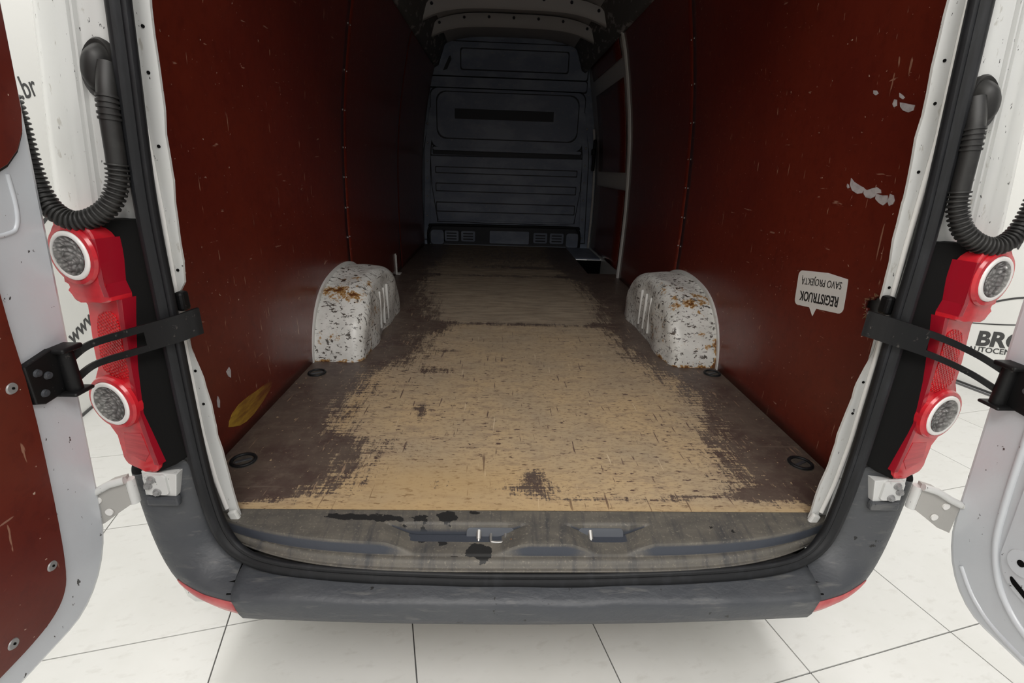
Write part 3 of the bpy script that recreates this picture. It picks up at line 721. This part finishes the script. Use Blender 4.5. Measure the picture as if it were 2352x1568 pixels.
CH = [(-.47, -.022, .06, .012, .8), (-.40, -.03, .05, .01, .7), (-.335, -.028, .04, .014, .6), (-.245, -.02, .05, .016, .5), (-.21, -.022, .02, .02, .9), (-.27, -.055, .02, .02, .9), (-.22, -.075, .015, .012, .8), (-.135, -.10, .03, .022, 1.1), (-.15, -.008, .02, .006, .9), (.44, -.05, .01, .01, .7), (.49, -.06, .02, .01, .6)]
for i, p in enumerate(vv):
    ch.data[i].value = -.45 + sum(1.9 * a * math.exp(-((p[0] - cx) / sx) ** 2 - ((p[1] - cy) / sy) ** 2) for cx, cy, sx, sy, a in CH); fc.data[i].value = fa[i]
SILL = obj('loading_sill', me, 'sill', VAN, True, label='dusty black plastic loading sill with two latch recesses')
solidify(SILL, .004, -1)
box('sill_edge', (-.008, .001, -.010), (1.47, .008, .010), 'rubber', SILL)
for (x0, x1, p0, p1), wx_ in zip(REC, (0, 1)):
    cx = (p0 + p1) / 2 + .0
    me = prism(rrect(p0 - .005, -.046, p1 + .012, -.017, .010), lambda a, b, d: (a, -.043 - d - .35 * (-.017 - b), b), -.004, .003, .001); pl = obj('latch_plate', me, 'zinc', SILL, label='grey steel latch plate in the sill recess')
    bm = bmesh.new(); xa = p0 + .025
    cyl(bm, (xa, -.044, -.026), (xa, -.062, -.037), .007, .006, 12); cyl(bm, (xa, -.060, -.036), (xa, -.072, -.044), .0042, .002, 10); obj('striker_pin', from_bm('p', bm), 'steel', pl, True)
    if wx_ == 0:
        v, f = tube(catmull([(p0 + .055, -.044, -.030), (p0 + .055, -.066, -.036), (p0 + .060, -.071, -.037), (p0 + .085, -.071, -.037), (p0 + .090, -.066, -.036), (p0 + .090, -.044, -.030)], 5), .0035, 8); obj('striker_loop', pyd('l', v, f), 'steel', pl, True)
        bm = bmesh.new(); bx(bm, (p0 + .105, -.070, -.036), (.018, .004, .022), Matrix.Rotation(.6, 3, 'Y') @ Matrix.Rotation(.5, 3, 'X'), .0015); obj('bent_tab', from_bm('t', bm), 'fray', pl)
# small moulded squares in the sill
for x, t in ((-.55, .5), (-.62, .25), (-.30, .2), (-.06, .22), (.24, .22), (.34, .22), (.58, .5), (.66, .2), (-.19, .75), (.17, .72)):
    y, z, _ = sillz(x, t); bm = bmesh.new()
    for dx_, dy_, a_, b_ in ((0, .006, .016, .0015), (0, -.006, .016, .0015), (.008, 0, .0015, .012), (-.008, 0, .0015, .012)): bx(bm, (x + dx_, y + dy_, z + .0002), (a_, b_, .001))
    obj('moulded_mark', from_bm('m', bm), 'black', SILL)

# --- bumper: centre and the two corners
def bcy(x): return 1 - ((x + .008) / .70) ** 2
BP = [(-.06, .0, -.082), (-.085, -.018, -.088), (-.115, -.03, -.094), (-.156, -.016, -.103), (-.165, -.016, -.107), (-.170, -.016, -.113), (-.171, -.016, -.124), (-.169, -.016, -.150), (-.164, -.016, -.166), (-.146, -.016, -.176), (-.05, -.01, -.20)]
def dent(x, k): return (.0035 * math.sin(x * 21) * math.sin(x * 6 + 1) + .004 * math.exp(-((x - .35) / .08) ** 2)) if 2 <= k <= 6 else 0
BE = [.690, .692, .692, .688, .684, .681, .676, .671, .668, .666, .660]
v, f = grid(lambda x, k: ((x + .008) * (BE[k] - .010) / .670 - .008, BP[k][0] + BP[k][1] * bcy(x), BP[k][2] - dent(x, k) - .004 * bcy(x) * (k > 6)), lin(-.678, .662, 60), list(range(len(BP))))
BU = obj('rear_bumper', pyd('b', v, f), 'bumper', VAN, True, label='scuffed dark grey plastic rear bumper step'); solidify(BU, .003, -1)
bm = bmesh.new()
for s in (-1, 1): bx(bm, (jx(s, .675), -.115, -.135), (.05, .08, .05))
bx(bm, (-.008, -.075, -.106), (1.50, .11, .012))
obj('joint_backing', from_bm('j', bm), 'black', BU)
ST = [[(.690, -.060, -.080), (.693, -.10, -.092), (.688, -.140, -.104), (.681, -.163, -.112), (.672, -.168, -.135), (.668, -.168, -.172), (.66, -.10, -.19)],
      [(.742, -.066, -.060), (.744, -.098, -.080), (.752, -.130, -.098), (.758, -.147, -.108), (.752, -.152, -.130), (.745, -.152, -.165), (.74, -.08, -.185)],
      [(.770, -.060, -.010), (.785, -.085, -.040), (.812, -.105, -.068), (.838, -.112, -.088), (.842, -.116, -.110), (.835, -.112, -.142), (.84, -.04, -.17)],
      [(.780, -.056, .050), (.805, -.072, .030), (.850, -.088, .005), (.884, -.086, -.020), (.898, -.074, -.045), (.905, -.05, -.095), (.92, .06, -.16)],
      [(.783, -.054, .120), (.812, -.066, .108), (.858, -.082, .090), (.894, -.080, .070), (.915, -.062, .055), (.940, -.02, .03), (.970, .15, -.02)],
      [(.786, -.054, .190), (.815, -.064, .178), (.858, -.080, .163), (.896, -.080, .152), (.918, -.060, .150), (.945, -.015, .155), (.980, .15, .16)]]
for s in (-1, 1):
    nr = len(ST[0]); v = [(jx(s, p[0]), p[1], p[2]) for r_ in ST for p in r_]
    f = [(i * nr + j, i * nr + j + 1, (i + 1) * nr + j + 1, (i + 1) * nr + j) for i in range(len(ST) - 1) for j in range(nr - 1)]
    co = obj('bumper_corner', pyd('c', v, f), 'bumper', BU, True, label='dark grey plastic bumper corner'); solidify(co, .003, -1); subsurf(co, 2)
    # red reflector let into the lower face of the corner
    def face(u, w):   # u along stations 0..2.2, w from lip 0 to bottom 1
        def st(k, w):
            a, b, c_ = Vector(ST[k][3]), Vector(ST[k][4]), Vector(ST[k][5]); return a.lerp(b, w / .4) if w < .4 else b.lerp(c_, (w - .4) / .6)
        k = min(int(u), 1); return st(k, w).lerp(st(k + 1, w), u - k)
    us = lin(.10, 1.88, 18); v, f = [], []
    from mathutils.bvhtree import BVHTree
    dg = bpy.context.evaluated_depsgraph_get(); dg.update(); bvh = BVHTree.FromObject(co, dg)
    for i, u in enumerate(us):
        e0 = .22 + .08 * max(0, u - .8); e1 = .93 - .30 * max(0, u - 1.2)
        for w_ in (e0, (e0 + e1) / 2, e1):
            p = face(u, w_); q = Vector((jx(s, p.x), p.y, p.z)); out = Vector((s * .3, -.9, -.2)).normalized()
            hit = bvh.ray_cast(q + out * .06, -out); q = (hit[0] if hit[0] is not None else q) + out * .0012
            v.append(tuple(q))
    f = [(i * 3 + j, i * 3 + j + 1, (i + 1) * 3 + j + 1, (i + 1) * 3 + j) for i in range(len(us) - 1) for j in range(2)]
    rf = obj('reflector', pyd('r', v, f), 'pale_red', BU, True, label='faded red reflector strip in the bumper corner'); solidify(rf, .002, 0)

# --- tail lamps
INN = [(.065, .706), (.012, .694), (-.004, .670), (-.003, .63), (.000, .590), (-.008, .558), (-.003, .515), (.008, .41), (.014, .31), (.006, .25), (-.002, .188), (.018, .163)]
OUTR = [(.083, .172), (.089, .205), (.093, .262), (.112, .284), (.124, .325), (.117, .36), (.097, .385), (.091, .45), (.077, .538), (.082, .571), (.086, .59), (.102, .616), (.105, .648), (.094, .678), (.076, .698)]
PH = math.radians(16)
def lamp_frame(s, x0):
    def fn(u, z, d):   # d is outward
        u = u + (.706 - z) * .026          # the lamp follows the flare of the body towards the bumper
        return (s * (x0 + u * math.cos(PH)) + s * math.sin(PH) * d, -.103 + u * math.sin(PH) - math.cos(PH) * d, z)
    return fn
for s in (-1, 1):
    fn = lamp_frame(s, .818 if s < 0 else .806)
    top = list(reversed(INN[:6])) + list(reversed(OUTR[9:])) + [(.079, .550), (.03, .553)]
    low = [(.002, .585)] + INN[5:] + OUTR[:9] + [(.079, .57), (.07, .585)]
    def smooth(P): return [(p.x, p.y) for p in catmull([(a, b, 0) for a, b in P], 3, True)]
    TL = obj('tail_lamp', prism(smooth(low), fn, -.045, -.008, .007, 3), 'red_lens', VAN, True, label='red tail lamp cluster beside the %s' % ('door with the red plywood panel' if s < 0 else 'bare grey door'))
    obj('upper_lens', prism(smooth(top), fn, -.045, .010, .007, 3), 'red_lens', TL, True)
    # dark inner edge of the lens
    for seg, dd_ in ((INN[5:-1], -.0068), ([(-.004, .672), (-.003, .63), (.000, .590), (-.004, .566)], .0112)):
        edge = [(a - .0045, b) for a, b in seg] + [(a + .007, b) for a, b in reversed(seg)]
        obj('lens_edge', prism(edge, fn, -.044, dd_, .001), 'dark_red_lens', TL)
    pr = [(.012, .525), (.056, .520), (.072, .46), (.078, .40), (.018, .392), (.014, .46)]
    obj('prism_reflector', prism(smooth(pr), fn, -.012, -.0065, .0006), 'prism', TL, label='bright red faceted reflector in the lamp')
    pr = [(.022, .262), (.070, .255), (.078, .205), (.03, .19), (.012, .215)]
    obj('lower_reflector', prism(pr, fn, -.012, -.0070, .0004), 'mid_red', TL, label='paler red ribbed lower lens')
    for (cu, cz, r_, dd) in ((.049, .640, .0445, .018), (.066, .332, .048, .006)):
        def disc(rr, d0, d1, bev=0): return prism([(cu + rr * math.cos(2 * math.pi * k / 32), cz + rr * math.sin(2 * math.pi * k / 32)) for k in range(32)], fn, d0, d1, bev)
        v, f = [], []
        for kr, kd in ((r_ + .011, -.04), (r_ + .011, -.006), (r_ + .008, -.001), (r_ + .001, .0), (r_ - .001, -.008)): v += [fn(cu + kr * math.cos(2 * math.pi * k / 36), cz + kr * math.sin(2 * math.pi * k / 36), dd + kd) for k in range(36)]
        f = [(i * 36 + k, i * 36 + (k + 1) % 36, (i + 1) * 36 + (k + 1) % 36, (i + 1) * 36 + k) for i in range(4) for k in range(36)]
        obj('red_rim', pyd('r', v, f), 'red_lens', TL, True)
        v, f = [], []
        for kr, kd in ((r_, -.01), (r_, .001), (r_ - .002, .003), (r_ - .008, .003), (r_ - .010, .001), (r_ - .010, -.01)): v += [fn(cu + kr * math.cos(2 * math.pi * k / 36), cz + kr * math.sin(2 * math.pi * k / 36), dd + kd) for k in range(36)]
        f = [(i * 36 + k, i * 36 + (k + 1) % 36, (i + 1) * 36 + (k + 1) % 36, (i + 1) * 36 + k) for i in range(5) for k in range(36)]
        obj('white_ring', pyd('r', v, f), 'ring', TL, True, label='white ring round the clear lamp')
        # faceted bowl behind a clear domed cover
        bm = bmesh.new(); rr_ = r_ - .009; rows_ = []; rnd = random.Random(int(cz * 100))
        for q, (kr, kd) in enumerate(((1, .0030), (.80, .000), (.55, -.003), (.30, -.0055))):
            rows_.append([bm.verts.new(fn(cu + rr_ * kr * math.cos(2 * math.pi * (k + .5 * q) / 16), cz + rr_ * kr * math.sin(2 * math.pi * (k + .5 * q) / 16), dd + kd + rnd.uniform(-.0016, .0016) * (q > 0))) for k in range(16)])
        for r0, r1 in zip(rows_, rows_[1:]):
            for k in range(16):
                bm.faces.new((r0[k], r0[(k + 1) % 16], r1[k])); bm.faces.new((r0[(k + 1) % 16], r1[(k + 1) % 16], r1[k]))
        bm.faces.new(rows_[-1])
        obj('lamp_bowl', from_bm('f', bm), 'reflector', TL, label='silver faceted bowl of the round lamp')
        v, f = [], []
        for kr, kd in ((1, .003), (.8, .0055), (.5, .0075), (.2, .0085)): v += [fn(cu + rr_ * kr * math.cos(2 * math.pi * k / 24), cz + rr_ * kr * math.sin(2 * math.pi * k / 24), dd + kd) for k in range(24)]
        f = [(i * 24 + k, i * 24 + (k + 1) % 24, (i + 1) * 24 + (k + 1) % 24, (i + 1) * 24 + k) for i in range(3) for k in range(24)] + [tuple(range(72, 96))]
        obj('clear_cover', pyd('c', v, f), 'clear', TL, True, label='clear domed lamp cover')

# --- cable conduits from pillar to door
for s in (-1, 1):
    dx = 0 if s < 0 else -.016
    def P(x, y, z): return Vector((s * (x + (dx if s > 0 else 0)), y, z))
    CP = [P(.762, -.060, .955), P(.762, -.074, .915), P(.764, -.080, .87), P(.769, -.082, .80), P(.774, -.085, .765), P(.790, -.092, .730), P(.818, -.10, .708), P(.852, -.104, .702), P(.882, -.104, .722), P(.898, -.102, .765), P(.904, -.098, .82), P(.905, -.096, .86), P(.900, -.105, .90)]
    path = resample(catmull(CP, 10), .002); L_ = len(path)
    zsw = [i for i, p in enumerate(path) if p.z < .800][0]
    v, f = tube(path[:zsw + 1][::2] + [path[zsw]], lambda i: .0150, 16); CD = obj('cable_conduit', pyd('c', v, f), 'conduit', VAN, True, label='black cable conduit looping from the corner pillar to the open door')
    end = L_
    sub = resample(catmull(CP, 10), .001)[zsw * 2:]
    v, f = tube(sub, lambda i: .0142 + .0032 * (1 if (i % 8) in (0, 1, 2, 3) else -0.2) + (.0006 if (i % 8) in (1, 2) else 0), 16); obj('corrugated_hose', pyd('h', v, f), 'conduit', CD, True, label='corrugated bend of the black conduit')
    # ribs just below the boot
    for q in range(5):
        k = [i for i, p in enumerate(path) if p.z < .905 - q * .0085][0]; t = (path[k + 1] - path[k - 1]).normalized()
        bm = bmesh.new(); cyl(bm, path[k] - t * .002, path[k] + t * .002, .0172, .0172, 18); obj('collar_rib', from_bm('r', bm), 'conduit', CD, True)
    # oval boot
    R_ = Matrix.Rotation(s * -.35 if s < 0 else .35, 3, 'Y')
    rings = [(-.004, 1.0), (.004, 1.0), (.008, .93), (.006, .82), (.012, .74), (.020, .62), (.026, .42), (.028, .1)]
    c0 = P(.783, -.050, .950); v = []; nn = 28
    for d, k in rings:
        for q in range(nn):
            a = 2 * math.pi * q / nn; e = Vector((math.cos(a) * .027 * k, -d, math.sin(a) * .047 * k)); v.append(c0 + (Matrix.Rotation(-s * .30, 3, 'Y') @ e))
    f = [(i * nn + k, i * nn + (k + 1) % nn, (i + 1) * nn + (k + 1) % nn, (i + 1) * nn + k) for i in range(len(rings) - 1) for k in range(nn)] + [tuple(range((len(rings) - 1) * nn, len(rings) * nn))]
    obj('boot', pyd('b', v, f), 'conduit', CD, True, label='oval rubber boot of the conduit')

# --- rear doors, opened to a right angle
def door(s):
    off = 0 if s < 0 else .018
    def dxx(z): return .952 - .10 * z + off
    def fn(a, z, d): return (s * (dxx(z) - d), -.118 - a, z)       # d towards the inside of the hold
    W_, zb, zt, r_ = .76, -.112, 1.72, .13
    pts = [(0, z) for z in lin(zt, zb + r_ * 1.5, 14)]
    for k in range(1, 9):
        t = math.pi / 2 * k / 8; pts.append((r_ * .95 * (1 - math.cos(t)), zb + r_ * 1.5 * (1 - math.sin(t))))
    pts += [(a, zb) for a in lin(.2, W_ - .05, 6)] + [(W_, zb + .08)] + [(W_, zt)]
    bm = bmesh.new(); rings = []
    for ins, d in ((.006, -.055), (0, -.045), (0, -.012), (.004, -.004), (.012, 0.0)):
        cen_a, cen_z = .36, .8
        out = []
        for (a, z) in pts:
            va, vz = cen_a - a, cen_z - z; aa = a + (ins if a < .3 else -ins if a > .6 else 0); zz = z + (ins if z < .1 else 0)
            out.append(bm.verts.new(fn(aa, zz, d)))
        rings.append(out)
    N = len(pts)
    for r0, r1 in zip(rings, rings[1:]):
        for i in range(N): bm.faces.new((r0[i], r0[(i + 1) % N], r1[(i + 1) % N], r1[i]))
    bm.faces.new(rings[0]); bm.faces.new(rings[-1])
    D = obj('rear_door', from_bm('door', bm), 'paint_door', VAN, False, label='open white rear door with red plywood panels' if s < 0 else 'open grey-white rear door with bare pressed inner skin')
    def onf(u, z, d): return fn(u, z, d)
    if s < 0:
        low = [(.120, .70), (.115, .55), (.109, .45), (.107, .33), (.111, .15), (.119, .04), (.134, -.005), (.165, -.030), (.21, -.040), (.26, -.042), (.70, -.042), (.70, .70)]
        low = [(p.x, p.y) for p in catmull([(a, b, 0) for a, b in low[:10]], 4)] + low[10:]
        # dark ply edge with its edge shadow painted in, then the panel
        e = [(a - .004, b - (.004 if b < .3 else 0)) for a, b in low]
        obj('panel_edge_shadow', prism(e, onf, -.002, .003), 'ply_edge_shadow', D)
        obj('door_panel', prism(low, onf, 0, .008, .001), 'ply', D, label='lower red plywood panel screwed to the door')
        up = rrect(.018, .775, .70, 1.62, .10)
        up = [(a, b) for a, b in up]
        obj('panel_edge_shadow', prism([(a - .004 if a < .3 else a, b - .004 if b < 1 else b) for a, b in up], onf, -.002, .003), 'ply_edge_shadow', D)
        obj('door_panel', prism(up, onf, 0, .008, .001), 'ply', D, label='upper red plywood panel with rounded corner on the door')
        for a, z in ((.135, .447), (.142, .078), (.238, -.002), (.30, .3), (.33, .02)):
            bm = bmesh.new(); c0, c1 = Vector(fn(a, z, .007)), Vector(fn(a, z, .0105)); cyl(bm, c0, c1, .0105, .0085, 20); w_ = obj('washer', from_bm('w', bm), 'screw', D, True, label='round zinc screw washer')
            bm = bmesh.new(); cyl(bm, c1, Vector(fn(a, z, .012)), .0022, .0022, 8) ; obj('screw_head', from_bm('h', bm), 'black', D)
        bead = [(.10, .95), (.102, .75), (.098, .70), (.08, .685), (.03, .68)]
        tb = [(.056, .742), (.05, .735)]
        path = catmull([fn(a, z, -.001) for a, z in ((.055, .78), (.052, .73), (.058, .700), (.075, .690), (.13, .688), (.4, .688))], 6)
        v, f = tube(path, .004, 8); obj('pressed_bead', pyd('b', v, f), 'paint_door', D, True)
    else:
        path = catmull([fn(a, z, -.002) for a, z in ((.085, 1.5), (.085, .9), (.088, .4), (.092, .18), (.105, .08), (.145, .0), (.22, -.045), (.35, -.06), (.62, -.06))], 8)
        v, f = tube(path, .008, 10); obj('pressed_bead', pyd('b', v, f), 'paint_door', D, True)
        v, f = tube(catmull([fn(a, z, -.002) for a, z in ((.05, -.01), (.10, -.062), (.18, -.088), (.4, -.092), (.62, -.092))], 8), .006, 10); obj('pressed_bead', pyd('b', v, f), 'paint_door', D, True)
        me = prism(rrect(.118, .03, .70, 1.55, .06), onf, -.004, .006, .004); obj('pressed_field', me, 'paint_door', D)
        bm = bmesh.new(); cyl(bm, fn(.158, .105, .004), fn(.158, .105, .009), .030, .026, 24); obj('pressed_boss', from_bm('b', bm), 'paint_door', D, True)
        bm = bmesh.new(); cyl(bm, fn(.158, .105, .008), fn(.158, .105, .0098), .007, .007, 14); obj('hole', from_bm('h', bm), 'black', D)
        me = prism(rrect(-.022, -.007, .022, .007, .0068), lambda a, b, d: fn(.168 + a * .9 - b * .3, .050 + b + a * -.35, d), .002, .0075); obj('slot', me, 'black', D)
    return D, fn, dxx
doors = {}
for s in (-1, 1):
    D, fn, dxx = door(s); doors[s] = D
    # check strap: slotted flat bar between the jamb and a bracket on the door
    dx = 0 if s < 0 else -.016
    xe = dxx(.44) - .006
    k_ = 0 if s < 0 else .025
    A = [(.703 + dx * 1.6, -.046, .503 + k_), (.712 + dx * 1.4, -.060, .501 + k_), (.735 + dx, -.080, .494 + k_), (.80, -.100, .476 + k_ * .8), (.87, -.118, .455 + k_ * .5), (xe - .012, -.146, .436 + k_ * .3)]
    pth = catmull([(s * a, b, c) for a, b, c in A], 8); N = len(pth); hh = .027
    bm = bmesh.new()
    def slab(i0, i1, z0, z1):
        ring = []
        for i in range(i0, i1 + 1):
            p = pth[i]; t = (pth[min(i + 1, N - 1)] - pth[max(i - 1, 0)]); t.z = 0; t.normalize(); nn = Vector((-t.y, t.x, 0)) * .0035
            ring.append([bm.verts.new(p + nn * a + Vector((0, 0, zz))) for a, zz in ((1, z0), (1, z1), (-1, z1), (-1, z0))])
        for r0, r1 in zip(ring, ring[1:]):
            for q in range(4): bm.faces.new((r0[q], r0[(q + 1) % 4], r1[(q + 1) % 4], r1[q]))
        bm.faces.new(ring[0]); bm.faces.new(ring[-1])
    i1 = int(N * .56); i2 = int(N * .97)
    slab(0, i1, -hh, hh); slab(i1, i2, hh - .014, hh); slab(i1, i2, -hh, -hh + .013); slab(i2, N - 1, -hh, hh)
    CS = obj('check_strap', from_bm('s', bm), 'black_steel', VAN, label='black slotted door check strap bridging jamb and %s door' % ('red-panelled' if s < 0 else 'bare grey'))
    # jamb end block
    bm = bmesh.new(); bx(bm, (s * (.738 + dx), -.035, .540 + k_), (.018, .025, .04), None, .006); obj('strap_block', from_bm('b', bm), 'black_steel', CS)
    # bracket on the door
    me = prism([(.0, .398), (.008, .478), (.03, .486), (.085, .474), (.078, .400), (.06, .392)], lambda a, b, d: fn(a + .026, b, d), -.002, .012, .004, 3); BR = obj('strap_bracket', me, 'black_steel', CS, label='black steel bracket bolted to the door')
    bm = bmesh.new(); c0 = Vector(fn(.036, .435, .018)); cyl(bm, c0 + Vector((0, 0, -.036)), c0 + Vector((0, 0, .042)), .013, .013, 18); bx(bm, c0 + Vector((s * .006, 0, .045)), (.05, .045, .010), None, .004); bx(bm, c0 + Vector((s * .006, 0, -.04)), (.05, .045, .008), None, .004); obj('pivot', from_bm('p', bm), 'black_steel', BR, True)
    for a, z in ((.092, .455), (.074, .443), (.086, .414)):
        bm = bmesh.new(); cyl(bm, fn(a, z, .011), fn(a, z, .0165), .0075, .006, 16); cyl(bm, fn(a, z, .016), fn(a, z, .018), .0035, .0035, 8); obj('bolt', from_bm('b', bm), 'bumper', BR, True)
    # lower hinge: plate on the body, knuckle, arm to the door
    hz = .132 if s < 0 else .138
    def H(x, y, z): return Vector((jx(s, x), y, z))
    me = prism([(.874, .164), (.800, .156), (.812, .098), (.878, .102)], lambda a, b, d: tuple(H(a, -.078 - d, b)), -.02, .004, .002); HG = obj('door_hinge', me, 'paint', VAN, label='white bolted lower hinge of the %s door' % ('red-panelled' if s < 0 else 'bare grey'))
    obj('hinge_pad', prism(rrect(.822, .106, .870, .158, .008), lambda a, b, d: tuple(H(a, -.078 - d, b)), .002, .010, .002), 'paint', HG)
    for a, b in ((.856, .147), (.850, .131), (.850, .114)):
        bm = bmesh.new(); a2 = a + (.012 if (a, b) == (.850, .131) else -.004); p = H(a2, -.087, b); cyl(bm, p, p + Vector((0, -.004, 0)), .0095, .0085, 16); cyl(bm, p + Vector((0, -.004, 0)), p + Vector((0, -.009, 0)), .006, .0055, 6); cyl(bm, p + Vector((0, -.009, 0)), p + Vector((0, -.0092, 0)), .003, .003, 6); obj('bolt', from_bm('b', bm), 'screw', HG)
    bm = bmesh.new(); cyl(bm, H(.889, -.100, .098), H(.889, -.100, .158), .011, .011, 18); obj('knuckle', from_bm('k', bm), 'paint', HG, True)
    v = []
    for (x, y, z0, z1) in ((.889, -.112, .100, .166), (.915, -.118, .082, .160), (.945, -.124, .060, .142), (.975, -.128, .048, .128)):
        v += [H(x, y, z0), H(x, y, z1), H(x + .004, y + .02, z1), H(x + .004, y + .02, z0)]
    f = [(4 * i + q, 4 * i + (q + 1) % 4, 4 * i + 4 + (q + 1) % 4, 4 * i + 4 + q) for i in range(3) for q in range(4)] + [(0, 1, 2, 3), (12, 13, 14, 15)]
    obj('hinge_arm', pyd('a', v, f), 'arm', HG)
    v, f = tube([H(.886, -.114, .164), H(.915, -.121, .158), H(.945, -.127, .141), H(.975, -.131, .127)], .008, 10); obj('arm_flange', pyd('f', v, f), 'paint', HG, True)
    bm = bmesh.new(); 
    for i, (x, z) in enumerate(((.93, .088), (.945, .12))): cyl(bm, H(x, -.121 - .002 * i, z), H(x, -.1245 - .002 * i, z), .008, .008, 14)
    obj('arm_hole', from_bm('h', bm), 'ring', HG)
    bm = bmesh.new(); bx(bm, H(.84, -.082, .088), (.07, .016, .022), None, .005); obj('hinge_cover', from_bm('c', bm), 'bumper', HG)
